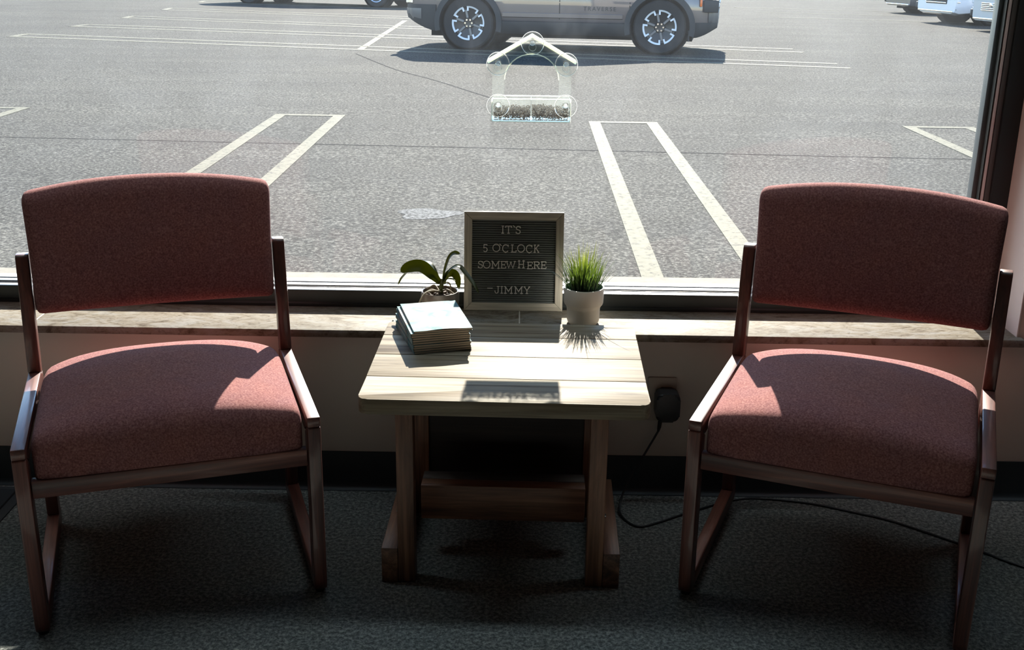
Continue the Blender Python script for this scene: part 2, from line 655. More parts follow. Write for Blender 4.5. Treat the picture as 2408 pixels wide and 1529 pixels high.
# ------------------------------------------------------------------ the setting: room
Z_SILL = 0.439
Y_FRONT = -0.0247     # front edge of the sill
Y_FRAME = 0.164       # inner face of the window frame
X_JAMB = 1.225        # right reveal
X_LEFT = -2.65        # left end of the window
ROOM_X0, ROOM_X1, ROOM_Y0 = -3.2, 3.0, -6.2
CEIL = 2.75
WIN_TOP = 1.6  # unseen window head, set low to shrink the sun patch and its bounce
WALL_T = 0.24


def build_room():
    tag(new_box('floor', 'carpet', ROOM_X0, ROOM_X1, ROOM_Y0, 0.0, -0.05, 0.0), 'grey-green loop pile carpet under the chairs and table', kind='structure')
    tag(new_box('ceiling', 'ceiling_tile', ROOM_X0, ROOM_X1, ROOM_Y0, WALL_T, CEIL, CEIL + 0.1), 'darkened unseen ceiling of the room', kind='structure')
    # window wall: below the sill, right of the window, left of it, above
    w = empty('wall_window')
    tag(w, 'beige painted wall below and beside the big window', kind='structure')
    new_box('wall_below_window', 'wall_paint', ROOM_X0, ROOM_X1, 0.0, WALL_T, -0.05, Z_SILL - 0.019, w)
    o = new_box('wall_beside_window', 'wall_paint', X_JAMB, ROOM_X1, 0.0, WALL_T, Z_SILL - 0.019, CEIL, w)
    new_box('wall_beside_window', 'wall_paint', ROOM_X0, X_LEFT, 0.0, WALL_T, Z_SILL - 0.019, CEIL, w)
    new_box('wall_above_window', 'wall_paint', X_LEFT, X_JAMB, 0.0, WALL_T, WIN_TOP, CEIL, w)
    new_box('window_reveal', 'reveal_paint', X_JAMB - 0.003, X_JAMB, -0.002, Y_FRAME + 0.03, Z_SILL, WIN_TOP, w)
    new_box('facade_cladding', 'facade', ROOM_X0, ROOM_X1, WALL_T, WALL_T + 0.02, -0.3, Z_SILL - 0.03, w)
    new_box('facade_cladding', 'facade', X_JAMB + 0.05, ROOM_X1, WALL_T, WALL_T + 0.02, Z_SILL - 0.03, 3.4, w)
    new_box('facade_cladding', 'facade', ROOM_X0, X_LEFT, WALL_T, WALL_T + 0.02, Z_SILL - 0.03, 3.4, w)
    new_box('facade_cladding', 'facade', X_LEFT, X_JAMB + 0.05, WALL_T, WALL_T + 0.02, WIN_TOP + 0.02, 3.4, w)
    tag(new_box('wall_right', 'room_paint', ROOM_X1, ROOM_X1 + 0.1, ROOM_Y0, WALL_T, -0.05, CEIL), 'darkened unseen side wall to the right', kind='structure')
    tag(new_box('wall_left', 'room_paint', ROOM_X0 - 0.1, ROOM_X0, ROOM_Y0, WALL_T, -0.05, CEIL), 'darkened unseen side wall to the left', kind='structure')
    tag(new_box('wall_back', 'room_paint', ROOM_X0, ROOM_X1, ROOM_Y0 - 0.1, ROOM_Y0, -0.05, CEIL), 'darkened unseen wall behind the camera', kind='structure')
    # coved vinyl baseboard along the window wall
    bm = bmesh.new()
    prof = [(0.0, 0.104), (-0.003, 0.104), (-0.0035, 0.018), (-0.006, 0.009), (-0.011, 0.004), (-0.018, 0.0015), (-0.018, 0.0), (0.0, 0.0)]
    prism(bm, prof, 0, ROOM_X0, ROOM_X1)
    tag(finish(bm, 'baseboard_window', 'baseboard_vinyl', None, 50), 'dark blue-grey vinyl baseboard along the window wall', kind='structure')
    # stone sill in pieces, with pale joints
    s = empty('trim_1', (0, 0, 0))
    tag(s, 'mottled beige stone window sill in three slabs', kind='structure')
    cuts = [X_LEFT - 0.01, -1.195, 0.004, X_JAMB + 0.011]
    for a, b in zip(cuts, cuts[1:]):
        bm = bmesh.new()
        box(bm, a + 0.0012, b - 0.0012, Y_FRONT, Y_FRAME + 0.06, Z_SILL - 0.019, Z_SILL, 0.0015, 2)
        o = finish(bm, 'stone_slab', 'sill_stone', s, 40)
    for c in cuts[1:-1]:
        new_box('joint', 'sill_grout', c - 0.0014, c + 0.0014, Y_FRONT + 0.001, Y_FRAME + 0.05, Z_SILL - 0.018, Z_SILL - 0.0007, s)


def build_window():
    w = empty('window_1')
    tag(w, 'large fixed window with dark bronze metal frame', kind='structure')
    z0 = Z_SILL
    xr = X_JAMB - 0.003
    # bottom rail: dark inner face, lit top, gasket lines, outer aluminium ledge
    bm = bmesh.new()
    prism_x(bm, [(Y_FRAME - 0.004, z0), (Y_FRAME - 0.004, z0 + 0.009), (Y_FRAME, z0 + 0.010), (Y_FRAME, z0 + 0.044), (0.196, z0 + 0.044), (0.196, z0)], X_LEFT, xr, 0.0008, 1)
    finish(bm, 'bottom_rail', 'frame_bronze', w, 30)
    new_box('glazing_bead', 'frame_aluminium', X_LEFT, xr - 0.04, 0.1685, 0.1955, z0 + 0.044, z0 + 0.0445, w)
    new_box('gasket', 'frame_gasket', X_LEFT, xr - 0.05, 0.1875, 0.189, z0 + 0.0445, z0 + 0.0462, w)
    new_box('gasket', 'frame_gasket', X_LEFT, xr - 0.05, 0.1965, 0.2035, z0 + 0.03, z0 + 0.0475, w)
    new_box('outer_rail', 'frame_aluminium', X_LEFT, xr, 0.211, 0.232, z0 - 0.02, z0 + 0.044, w, 0.001)
    new_box('gasket', 'frame_gasket', X_LEFT, xr - 0.05, 0.2325, 0.2355, z0 + 0.03, z0 + 0.0465, w)
    new_box('exterior_ledge', 'exterior_sill', X_LEFT - 0.05, xr + 0.05, 0.236, 0.279, z0 - 0.03, z0 + 0.0425, w, 0.002)
    # jambs: stepped dark profiles; glass edge at x = 1.153
    bm = bmesh.new()
    prism(bm, [(xr, Y_FRAME), (1.178, Y_FRAME), (1.178, 0.1765), (1.1662, 0.1765), (1.1662, 0.196), (xr, 0.196)], 2, z0 + 0.0447, WIN_TOP)
    finish(bm, 'jamb', 'frame_bronze', w)
    new_box('jamb_stop', 'frame_bronze_lit', 1.1665, 1.1775, 0.1755, 0.1763, z0 + 0.047, WIN_TOP, w)
    new_box('jamb_bead', 'bead_reflection', 1.1605, 1.1655, 0.180, 0.196, z0 + 0.047, WIN_TOP, w)
    new_box('jamb_gasket', 'frame_gasket', 1.1565, 1.160, 0.186, 0.2035, z0 + 0.048, WIN_TOP, w)
    new_box('jamb_outer', 'frame_bronze_lit', 1.147, xr, 0.211, 0.240, z0 + 0.0475, WIN_TOP, w, 0.001)
    new_box('jamb', 'frame_bronze', X_LEFT, X_LEFT + 0.05, Y_FRAME, 0.196, z0 + 0.0447, WIN_TOP, w)
    new_box('jamb_outer', 'frame_bronze', X_LEFT, X_LEFT + 0.07, 0.211, 0.240, z0 + 0.0475, WIN_TOP, w)
    new_box('head_rail', 'frame_bronze', X_LEFT, xr, Y_FRAME, 0.240, WIN_TOP - 0.05, WIN_TOP, w)
    new_box('pane', 'window_glass', X_LEFT + 0.02, 1.185, 0.2042, 0.2102, z0 + 0.03, WIN_TOP - 0.03, w)




def build_ceiling_fills():  # added out-of-view panels, tinted cool to fill in for skylight
    for i, x in enumerate((-1.3, 0.0, 1.3)):
        c = empty('ceiling_fill', (x, -0.03, CEIL))
        tag(c, 'added unseen fill panel above the %s' % ('left chair', 'end table', 'right chair')[i], 'added fill light', 'added fill panels over the window seats')
        bm = bmesh.new()
        for a in ((-0.61, 0.61, -0.16, -0.145), (-0.61, 0.61, 0.145, 0.16), (-0.61, -0.595, -0.1449, 0.1449), (0.595, 0.61, -0.1449, 0.1449)):
            box(bm, a[0], a[1], a[2], a[3], -0.03, -0.0005)
        finish(bm, 'frame', 'reveal_paint', c)
        new_box('diffuser', 'fill_diffuser', -0.594, 0.594, -0.144, 0.144, -0.025, -0.012, c)


build_room()
build_window()
build_ceiling_fills()

# ------------------------------------------------------------------ outside: sloping car park
G0, GS = 0.056, 0.0175


def gz(y):
    return -G0 - GS * (y - 2.0)


TILT = -math.atan(GS)


def build_ground():
    bm = bmesh.new()
    xs = [-60, -20, -8, 0, 8, 20, 60]
    ys_ = [2.16, 5, 9, 16, 30, 60, 120]
    g = [[bm.verts.new((x, y, gz(y))) for x in xs] for y in ys_]
    for j in range(len(ys_) - 1):
        for i in range(len(xs) - 1):
            bm.faces.new((g[j][i], g[j][i + 1], g[j + 1][i + 1], g[j + 1][i]))
    ground = finish(bm, 'ground', 'asphalt')
    tag(ground, 'worn grey asphalt car park sloping away from the window', kind='structure')
    o = new_box('sidewalk', 'sidewalk_concrete', -60, 60, WALL_T + 0.02, 2.16, -0.35, gz(2.16) + 0.006)
    tag(o, 'strip of tan concrete paving along the building', kind='structure')

    def stripe(name, corners, mat='road_paint', h=0.004):
        bm = bmesh.new()
        lo = [bm.verts.new((x, y, gz(y) - 0.01)) for x, y in corners]
        hi = [bm.verts.new((x, y, gz(y) + h)) for x, y in corners]
        n = len(corners)
        bm.faces.new(hi)
        bm.faces.new(lo[::-1])
        for i in range(n):
            bm.faces.new((lo[i], lo[(i + 1) % n], hi[(i + 1) % n], hi[i]))
        return finish(bm, name, mat, ground)

    def line(a, b, w, name='painted_line', mat='road_paint', h=0.004):
        a = Vector(a)
        b = Vector(b)
        d = (b - a).normalized()
        n = Vector((-d.y, d.x)) * w / 2
        stripe(name, [tuple(a + n), tuple(a - n), tuple(b - n), tuple(b + n)], mat, h)
    # hairpin bays nearest the window
    for x0, x1, dx, yf in ((-2.163, -1.546, 0.045, 7.45), (0.586, 1.179, -0.045, 7.26), (3.286, 3.90, -0.05, 7.235), (-5.03, -4.42, 0.08, 7.66), (6.03, 6.64, -0.1, 7.1)):
        wl_ = 0.098
        y1 = 2.165
        stripe('painted_line', [(x0, yf), (x0 + wl_, yf), (x0 + wl_ + dx, y1), (x0 + dx, y1)])
        stripe('painted_line', [(x1 - wl_, yf), (x1, yf), (x1 + dx, y1), (x1 - wl_ + dx, y1)])
        stripe('painted_line', [(x0 + wl_, yf - 0.09), (x1 - wl_, yf - 0.09), (x1 - wl_, yf), (x0 + wl_, yf)])
    # far bays: pairs of long lines closed at the left end
    for (al, ar, bl, br) in (((-8.55, 16.80), (4.4, 12.93), (-8.58, 17.47), (4.4, 13.6)),
                             ((-8.67, 19.83), (4.4, 15.65), (-8.62, 20.5), (4.4, 16.35)),
                             ((-8.81, 23.17), (3.0, 18.5), (-8.87, 23.94), (3.0, 19.2)),
                             ((-9.17, 27.31), (0.5, 23.05), (-9.30, 28.35), (0.5, 23.85)),
                             ((-9.7, 32.6), (0.5, 28.1), (-9.8, 33.6), (0.5, 29.0))):
        line(al, ar, 0.15)
        line(bl, br, 0.15)
        line((al[0] + 0.05, al[1] + 0.02), (bl[0] + 0.05, bl[1] - 0.02), 0.14)
    line((-2.45, 15.05), (-2.62, 23.6), 0.11)
    for y in (30.6, 27.4, 24.2):
        line((6.6, y + 3.6), (12, y + 1.6), 0.10)
    # long tar seams and one dried puddle
    for pts, w in (([(-0.3, 8.9), (-1.0, 10.6), (-1.6, 11.9), (-2.4, 14.2)], 0.022), ([(-6.0, 6.05), (-2.6, 5.85), (0.2, 5.7), (2.6, 5.55), (5, 5.5)], 0.02)):
        q = smooth_path([(a, b, 0) for a, b in pts], 5)
        for a, b in zip(q, q[1:]):
            line((a.x, a.y), (b.x, b.y), w, 'tar_seam', 'crack_filler', 0.002)
    blob = []
    for k in range(26):
        a = 2 * math.pi * k / 26
        rr = 1 + 0.16 * math.sin(3 * a + 1) + 0.1 * math.sin(5 * a)
        blob.append((-0.50 + 0.165 * rr * math.cos(a), 3.42 + 0.135 * rr * math.sin(a)))
    stripe('dried_puddle', blob, 'dried_stain', 0.002)
    return ground


build_ground()


# ------------------------------------------------------------------ cars
def boolean_cut(o, cutters):
    for c in cutters:
        md = o.modifiers.new('cut', 'BOOLEAN')
        md.object = c
        md.operation = 'DIFFERENCE'
        md.solver = 'EXACT'
    bpy.context.view_layer.update()
    dg = bpy.context.evaluated_depsgraph_get()
    me = bpy.data.meshes.new_from_object(o.evaluated_get(dg))
    o.modifiers.clear()
    o.data = me
    for c in cutters:
        bpy.data.objects.remove(c)
    return o


def interp(tab, x, k):
    if x <= tab[0][0]:
        return tab[0][k]
    for a, b in zip(tab, tab[1:]):
        if x <= b[0]:
            t = (x - a[0]) / (b[0] - a[0])
            return a[k] + (b[k] - a[k]) * t
    return tab[-1][k]


def make_car(label, cat, loc, yaw, paint, tab, wb, wr, cabin, hub='split', front='suv', detail=True, group=None, name='parked_car'):
    """x forward, rear axle at x = 0, tab rows: x, half width, underside z, top z"""
    root = empty(name, (loc[0], loc[1], gz(loc[1])), (TILT * math.cos(yaw), TILT * -math.sin(yaw), yaw))
    root.rotation_mode = 'XYZ'
    # tilt with the slope: rotate about world X after yaw
    root.rotation_euler = (Matrix.Rotation(TILT, 3, 'X') @ Matrix.Rotation(yaw, 3, 'Z')).to_euler()
    tag(root, label, cat, group)
    X0, X1 = tab[0][0], tab[-1][0]

    def W(x):
        return interp(tab, x, 1)

    def section(x, w, zb, zt):
        h = zt - zb
        half = [(0.80, 0.0), (0.945, 0.05), (0.985, 0.16), (0.99, 0.28), (1.0, 0.55), (0.99, 0.8), (0.955, 0.93), (0.84, 1.0)]
        pts = [(y * w, zb + f * h) for y, f in half]
        return [(x, -y, z) for y, z in pts] + [(x, 0, zt + 0.02)] + [(x, y, z) for y, z in reversed(pts)] + [(x, 0, zb)]
    bm = bmesh.new()
    xs = []
    for a, b in zip(tab, tab[1:]):
        k = max(1, int((b[0] - a[0]) / 0.25))
        xs += [a[0] + (b[0] - a[0]) * i / k for i in range(k)]
    xs.append(X1)
    rings = [[bm.verts.new(p) for p in section(x, W(x), interp(tab, x, 2), interp(tab, x, 3))] for x in xs]
    for A, B in zip(rings, rings[1:]):
        for k in range(len(A)):
            q = (k + 1) % len(A)
            bm.faces.new((A[k], A[q], B[q], B[k]))
    bm.faces.new(rings[0])
    bm.faces.new(rings[-1][::-1])
    body = finish(bm, 'body', paint, None)
    body.parent = None
    cutters = []
    for ax in (0, wb):
        for s in (-1, 1):
            cb_ = bmesh.new()
            w_ = W(ax)
            lathe(cb_, [(0, -0.4), (wr * 1.16, -0.4), (wr * 1.16, 0.4), (0, 0.4)], 32, Matrix.Translation((ax, s * (w_ + 0.05), wr)) @ Matrix.Rotation(R(90), 4, 'X'))
            cutters.append(finish(cb_, 'cutter', paint))
    boolean_cut(body, cutters)
    for p in body.data.polygons:
        p.use_smooth = True
    bmb = bmesh.new()
    bmb.from_mesh(body.data)
    for e in bmb.edges:
        e.smooth = len(e.link_faces) == 2 and e.calc_face_angle(0) < R(28)
    bmb.to_mesh(body.data)
    bmb.free()
    body.data.materials.clear()
    body.data.materials.append(MATS[paint])
    body.parent = root

    def band(pname, mat, x0, x1, zf0, zf1, off, sides=(-1, 1), thick=0.03, step=0.12):
        """a skin lying on the body's flank from x0 to x1"""
        for s in sides:
            bm = bmesh.new()
            n = max(2, int((x1 - x0) / step) + 1)
            rows = []
            for i in range(n + 1):
                x = x0 + (x1 - x0) * i / n
                z0 = zf0(x) if callable(zf0) else zf0
                z1 = zf1(x) if callable(zf1) else zf1
                w_ = W(x)
                rows.append([bm.verts.new((x, s * (w_ * 0.97 - thick), z0)), bm.verts.new((x, s * (w_ * 0.97 + off - 0.015), z0)),
                             bm.verts.new((x, s * (w_ + off), z0 + (z1 - z0) * 0.25)), bm.verts.new((x, s * (w_ + off), z0 + (z1 - z0) * 0.9)), bm.verts.new((x, s * (w_ - thick), z1))])
            for A, B in zip(rows, rows[1:]):
                for k in range(5):
                    q = (k + 1) % 5
                    bm.faces.new((A[k], A[q], B[q], B[k]))
            bm.faces.new(rows[0])
            bm.faces.new(rows[-1][::-1])
            finish(bm, pname, mat, root, 45)

    # cladding: sills and arches
    zr = tab[len(tab) // 2][2]
    if front == 'suv':
        band('rocker_panel', 'car_plastic', wr * 1.1, wb - wr * 1.1, zr - 0.02, zr + 0.185, 0.012)
        band('door_crease', paint, wr * 1.35, wb - wr * 1.4, zr + 0.215, zr + 0.30, 0.02, thick=0.02)
    for ax in (0, wb):
        for s in (-1, 1):
            bm = bmesh.new()
            M = Matrix.Translation((ax, s * (W(ax) + 0.004), wr)) @ Matrix.Rotation(R(90), 4, 'X')
            r0, r1 = wr * 1.13, wr * (1.33 if front == 'suv' else 1.2)
            lathe(bm, [(r0, -0.05), (r1, -0.022), (r1, 0.022), (r0, 0.05)] if False else [(r0, -0.03), (r1, -0.02), (r1, 0.02), (r0, 0.03)], 28, M, True, R(-14) if s < 0 else R(-14), R(194))
            for f in (0, 1):
                pass
            finish(bm, 'wheel_arch', 'car_plastic' if front == 'suv' else paint, root, 45)
            bm = bmesh.new()
            lathe(bm, [(0.02, 0.0), (wr * 1.14, 0.0), (wr * 1.14, 0.30), (wr * 1.10, 0.30), (wr * 1.10, 0.02), (0.02, 0.02)], 24, Matrix.Translation((ax, s * (W(ax) - 0.33), wr)) @ Matrix.Rotation(R(-90 * s), 4, 'X'), True)
            finish(bm, 'wheel_well', 'car_underbody', root, 40)
    new_box('underbody', 'car_underbody', X0 + 0.35, X1 - 0.35, -W(0.5) * 0.78, W(0.5) * 0.78, zr - 0.08, zr + 0.02, root)
    # wheels
    for ax in (0, wb):
        for s in (-1, 1):
            M = Matrix.Translation((ax, s * (W(ax) - 0.11), wr)) @ Matrix.Rotation(R(90 if s < 0 else -90), 4, 'X')
            bm = bmesh.new()
            rim = wr * 0.64
            lathe(bm, [(rim, -0.10), (wr * 0.93, -0.115), (wr * 0.985, -0.095), (wr, -0.05), (wr, 0.05), (wr * 0.985, 0.095), (wr * 0.93, 0.115), (rim, 0.10)], 40, M, True)
            tire = finish(bm, 'tire', 'car_tire', root, 30)
            bm = bmesh.new()
            lathe(bm, [(0, 0.045), (rim * 0.28, 0.055), (rim * 0.34, 0.03), (rim * 0.92, 0.065), (rim * 1.01, 0.10), (rim * 1.01, -0.08), (0, -0.08)], 40, M)
            rm = finish(bm, 'rim', 'car_rim_black' if hub == 'split' else 'car_rim_black', tire, 30)
            if hub == 'split':
                for k in range(6):
                    a = k * 60 + 12
                    bm = bmesh.new()
                    lathe(bm, [(rim * 0.90, 0.085), (rim * 1.0, 0.103), (rim * 1.0, 0.112), (rim * 0.90, 0.096)], 10, M, True, R(a - 23), R(a + 23))
                    for e in (-1, 1):
                        aa = R(a + e * 20)
                        hook = M @ Matrix.Rotation(aa, 4, 'Z')
                        box(bm, rim * 0.72, rim * 0.95, -rim * 0.05, rim * 0.05, 0.07, 0.098, 0, 2, hook)
                    finish(bm, 'rim_accent', 'car_accent', tire, 40)
                for k in range(6):
                    a = R(k * 60 + 42)
                    bm = bmesh.new()
                    box(bm, rim * 0.30, rim * 0.80, -rim * 0.07, rim * 0.07, 0.03, 0.075, 0.004, 1, M @ Matrix.Rotation(a, 4, 'Z'))
                    finish(bm, 'spoke', 'car_rim_grey', tire)
            else:
                for k in range(5):
                    a = R(k * 72 + 18)
                    bm = bmesh.new()
                    box(bm, rim * 0.12, rim * 0.99, -rim * 0.085, rim * 0.085, 0.055, 0.10, 0.005, 1, M @ Matrix.Rotation(a, 4, 'Z'))
                    finish(bm, 'spoke', 'car_alloy', tire)
                bm = bmesh.new()
                lathe(bm, [(rim * 0.93, 0.09), (rim * 1.02, 0.104), (rim * 1.02, 0.112), (rim * 0.93, 0.1)], 36, M, True)
                finish(bm, 'rim_lip', 'car_alloy', tire, 40)
            for k in range(6 if hub == 'split' else 5):
                a = R(k * 360 / (6 if hub == 'split' else 5))
                bm = bmesh.new()
                lathe(bm, [(0, 0.085), (0.014, 0.085), (0.016, 0.05), (0, 0.05)], 6, M @ Matrix.Translation((rim * 0.21 * math.cos(a), rim * 0.21 * math.sin(a), 0)))
                finish(bm, 'lug_nut', 'car_chrome', tire)
    # greenhouse
    prof, wbot, wtop = cabin
    zmin = min(p[1] for p in prof)
    zmax = max(p[1] for p in prof)

    def hw(z):
        return wbot + (wtop - wbot) * (z - zmin) / (zmax - zmin)
    bm = bmesh.new()
    L = [bm.verts.new((x, -hw(z), z)) for x, z in prof]
    Q = [bm.verts.new((x, hw(z), z)) for x, z in prof]
    bm.faces.new(L)
    bm.faces.new(Q[::-1])
    for i in range(len(prof)):
        j = (i + 1) % len(prof)
        bm.faces.new((L[i], Q[i], Q[j], L[j]))
    bmesh.ops.bevel(bm, geom=[e for e in bm.edges], offset=0.05, segments=3, affect='EDGES', profile=0.5)
    finish(bm, 'cabin', paint, root, 35)
    top = sorted(prof, key=lambda p: p[0])
    xr0, xf0 = min(p[0] for p in prof), max(p[0] for p in prof)
    zlo, zhi = zmin + 0.10, zmax - 0.10

    def edge_x(z, fronts):
        side = [p for p in prof]
        best = None
        n = len(prof)
        for i in range(n):
            a, b = prof[i], prof[(i + 1) % n]
            if (a[1] - z) * (b[1] - z) <= 0 and a[1] != b[1]:
                x = a[0] + (b[0] - a[0]) * (z - a[1]) / (b[1] - a[1])
                if best is None or (fronts and x > best) or (not fronts and x < best):
                    best = x
        return best
    xa0, xa1 = edge_x(zlo, False) + 0.12, edge_x(zlo, True) - 0.16
    xb0, xb1 = edge_x(zhi, False) + 0.12, edge_x(zhi, True) - 0.10
    for s in (-1, 1):
        for f0, f1 in ((0.0, 0.30), (0.325, 0.64), (0.665, 1.0)):
            quad = [(xa0 + (xa1 - xa0) * f0, zlo), (xa0 + (xa1 - xa0) * f1, zlo), (xb0 + (xb1 - xb0) * f1, zhi), (xb0 + (xb1 - xb0) * f0, zhi)]
            bm = bmesh.new()
            a = [bm.verts.new((x, s * (hw(z) + 0.006), z)) for x, z in quad]
            b = [bm.verts.new((x, s * (hw(z) - 0.03), z)) for x, z in quad]
            bm.faces.new(a)
            bm.faces.new(b[::-1])
            for i in range(4):
                bm.faces.new((a[i], b[i], b[(i + 1) % 4], a[(i + 1) % 4]))
            finish(bm, 'side_window', 'car_glass', root)
    for fronts, nm in ((True, 'windscreen'), (False, 'rear_window')):
        d = 0.008 if fronts else -0.008
        p0 = (edge_x(zlo, fronts), zlo)
        p1 = (edge_x(zhi, fronts), zhi)
        bm = bmesh.new()
        a = [bm.verts.new((p0[0] + d, -hw(zlo) * 0.86, zlo)), bm.verts.new((p0[0] + d, hw(zlo) * 0.86, zlo)), bm.verts.new((p1[0] + d, hw(zhi) * 0.84, zhi)), bm.verts.new((p1[0] + d, -hw(zhi) * 0.84, zhi))]
        b = [bm.verts.new(v_.co - Vector((4 * d, 0, 0.01))) for v_ in a]
        bm.faces.new(a)
        bm.faces.new(b[::-1])
        for i in range(4):
            bm.faces.new((a[i], b[i], b[(i + 1) % 4], a[(i + 1) % 4]))
        finish(bm, nm, 'car_glass', root)
    # side seams and handles
    if detail:
        for x in (wb * 0.483, wb * 0.845):
            for s in (-1, 1):
                bm = bmesh.new()
                zt_ = interp(tab, x, 3)
                z0_ = zr + 0.21
                w_ = W(x)
                pts_z = [z0_ + (zt_ - 0.06 - z0_) * k / 6 for k in range(7)]
                prs = []
                for z in pts_z:
                    f = (z - zr) / (zt_ - zr)
                    ww = w_ * (0.985 + 0.015 * min(1, f / 0.55)) if f < 0.55 else w_ * (1 - 0.045 * (f - 0.55) / 0.45)
                    prs.append((ww, z))
                for e in (-0.005, 0.005):
                    pass
                rows = [[bm.verts.new((x - 0.006, s * (ww + 0.003), z)), bm.verts.new((x + 0.006, s * (ww + 0.003), z)), bm.verts.new((x + 0.006, s * (ww - 0.02), z)), bm.verts.new((x - 0.006, s * (ww - 0.02), z))] for ww, z in prs]
                for A, B in zip(rows, rows[1:]):
                    for k in range(4):
                        bm.faces.new((A[k], A[(k + 1) % 4], B[(k + 1) % 4], B[k]))
                bm.faces.new(rows[0])
                bm.faces.new(rows[-1][::-1])
                finish(bm, 'door_seam', 'car_underbody', root)
                new_box('door_handle', paint, x - 0.32, x - 0.10, s * (w_ + 0.012) - 0.02, s * (w_ + 0.012) + 0.02, zt_ - 0.22, zt_ - 0.185, root, 0.008)
    # ends
    zb1, zt1 = interp(tab, X1, 2), interp(tab, X1, 3)
    w1 = W(X1)
    zb0, zt0 = interp(tab, X0, 2), interp(tab, X0, 3)
    w0 = W(X0)
    for s in (-1, 1):
        new_box('tail_lamp', 'car_red', X0 - 0.02, X0 + 0.14, s * W(X0 + 0.1) - 0.05, s * W(X0 + 0.1) + 0.012, zt0 - 0.14, zt0 + 0.06, root, 0.015)
    if front == 'suv':
        # rear bumper with dark cladding and silver skid plate
        def shell(pname, mat, x_end, x_in, z0, z1, off, dirn, z0e=None):
            z0e = z0 if z0e is None else z0e
            bm = bmesh.new()
            n = 9
            outer, inner = [], []
            pts = []
            for i in range(n):
                t = i / (n - 1)
                x = x_in + (x_end - x_in) * t
                pts.append((x, W(x) + off))
            full = [(x, -w_) for x, w_ in pts] + [(x, w_) for x, w_ in reversed(pts)]
            full[n - 1] = (full[n - 1][0] + dirn * off, full[n - 1][1])
            full[n] = (full[n][0] + dirn * off, full[n][1])
            def zl(x):
                return z0 + (z0e - z0) * min(1.0, max(0.0, (x - x_in) / (x_end - x_in))) ** 1.6
            lo = [bm.verts.new((x, y * 0.97, zl(x))) for x, y in full]
            mid = [bm.verts.new((x, y, zl(x) + (z1 - zl(x)) * 0.3)) for x, y in full]
            hi = [bm.verts.new((x, y, z1)) for x, y in full]
            for A, B in ((lo, mid), (mid, hi)):
                for i in range(len(full)):
                    j = (i + 1) % len(full)
                    bm.faces.new((A[i], A[j], B[j], B[i]))
            bm.faces.new(lo[::-1])
            bm.faces.new(hi)
            return finish(bm, pname, mat, root, 40)
        shell('rear_bumper_cladding', 'car_plastic', X0, -wr * 1.28, 0.27, 0.66, 0.015, -1, 0.46)
        shell('rear_bumper_trim', 'car_alloy', X0, X0 + 0.10, 0.665, 0.72, 0.03, -1)
        shell('rear_skid_plate', 'car_rim_grey', X0, X0 + 0.24, 0.40, 0.60, 0.022, -1, 0.50)
        shell('front_bumper_cladding', 'car_plastic', X1, wb + wr * 1.28, 0.25, 0.47, 0.012, 1, 0.40)
        shell('front_skid_plate', 'car_rim_grey', X1, X1 - 0.12, 0.47, 0.62, 0.02, 1)
        for s in (-1, 1):
            xl = X1 - 0.13
            new_box('air_intake', 'car_plastic', xl - 0.07, X1 + 0.02, s * W(xl) - 0.07, s * W(xl) + 0.012, 0.62, 0.80, root, 0.015)
            new_box('fog_lamp', 'car_lamp', xl - 0.02, X1 + 0.03, s * W(xl + 0.05) - 0.06, s * W(xl + 0.05) + 0.016, 0.70, 0.755, root, 0.01)
            xm = wb + wr * 1.30 + 0.06
            new_box('side_marker', 'car_amber', xm, xm + 0.035, s * W(xm) - 0.03, s * W(xm) + 0.006, 0.70, 0.82, root, 0.01)
            new_box('head_lamp', 'car_lamp', X1 - 0.30, X1 - 0.02, s * W(X1 - 0.12) - 0.08, s * W(X1 - 0.12) + 0.012, 0.82, 0.90, root, 0.02)
            new_box('mud_flap', 'car_plastic', wb + wr * 1.07, wb + wr * 1.12, s * (W(wb) - 0.2), s * (W(wb) - 0.02), 0.20, 0.36, root) if s > 0 else new_box('mud_flap', 'car_plastic', wb + wr * 1.07, wb + wr * 1.12, s * (W(wb) - 0.02), s * (W(wb) - 0.2), 0.20, 0.36, root)
        new_box('grille', 'car_plastic', X1 - 0.04, X1 + 0.012, -w1 * 0.8, w1 * 0.8, 0.58, 0.82, root, 0.01)
        # door badge, eight small dark letters
        word = 'TRAVERSE'
        for s in (-1, 1):
            fc = bpy.data.curves.new('badge_curve', 'FONT')
            fc.body = word
            fc.size = 0.085
            fc.extrude = 0.004
            fc.space_character = 1.35
            tmp = bpy.data.objects.new('badge_tmp', fc)
            COL.objects.link(tmp)
            bpy.context.view_layer.update()
            me = bpy.data.meshes.new_from_object(tmp.evaluated_get(bpy.context.evaluated_depsgraph_get()))
            bpy.data.objects.remove(tmp)
            me.materials.clear()
            me.materials.append(MATS['car_plastic'])
            b = bpy.data.objects.new('door_badge', me)
            link(b, root)
            xb = wb - wr * 1.33 - 0.62 if s < 0 else wb - wr * 1.33 - 0.10
            b.location = (xb, s * (W(wb * 0.6) - 0.002), zr + 0.345)
            b.rotation_euler = (R(90), 0, 0 if s < 0 else R(180))
    else:
        # grille with chrome bars, intakes, lamps
        gz0, gz1 = zb1 + 0.20, zt1 - 0.10
        gw = w1 * 0.55
        new_box('grille', 'car_plastic', X1 - 0.05, X1 + 0.012, -gw, gw, gz0, gz1, root, 0.02)
        for k in range(5):
            z = gz0 + (gz1 - gz0) * (k + 0.5) / 5
            new_box('grille_bar', 'car_chrome', X1 + 0.005, X1 + 0.028, -gw * 0.95, gw * 0.95, z - 0.012, z + 0.012, root, 0.004)
        bm = bmesh.new()
        lathe(bm, [(0, 0.045), (0.05, 0.042), (0.06, 0.02), (0, 0.02)], 20, Matrix.Translation((X1, 0, gz1 - 0.06)) @ Matrix.Rotation(R(90), 4, 'Y'))
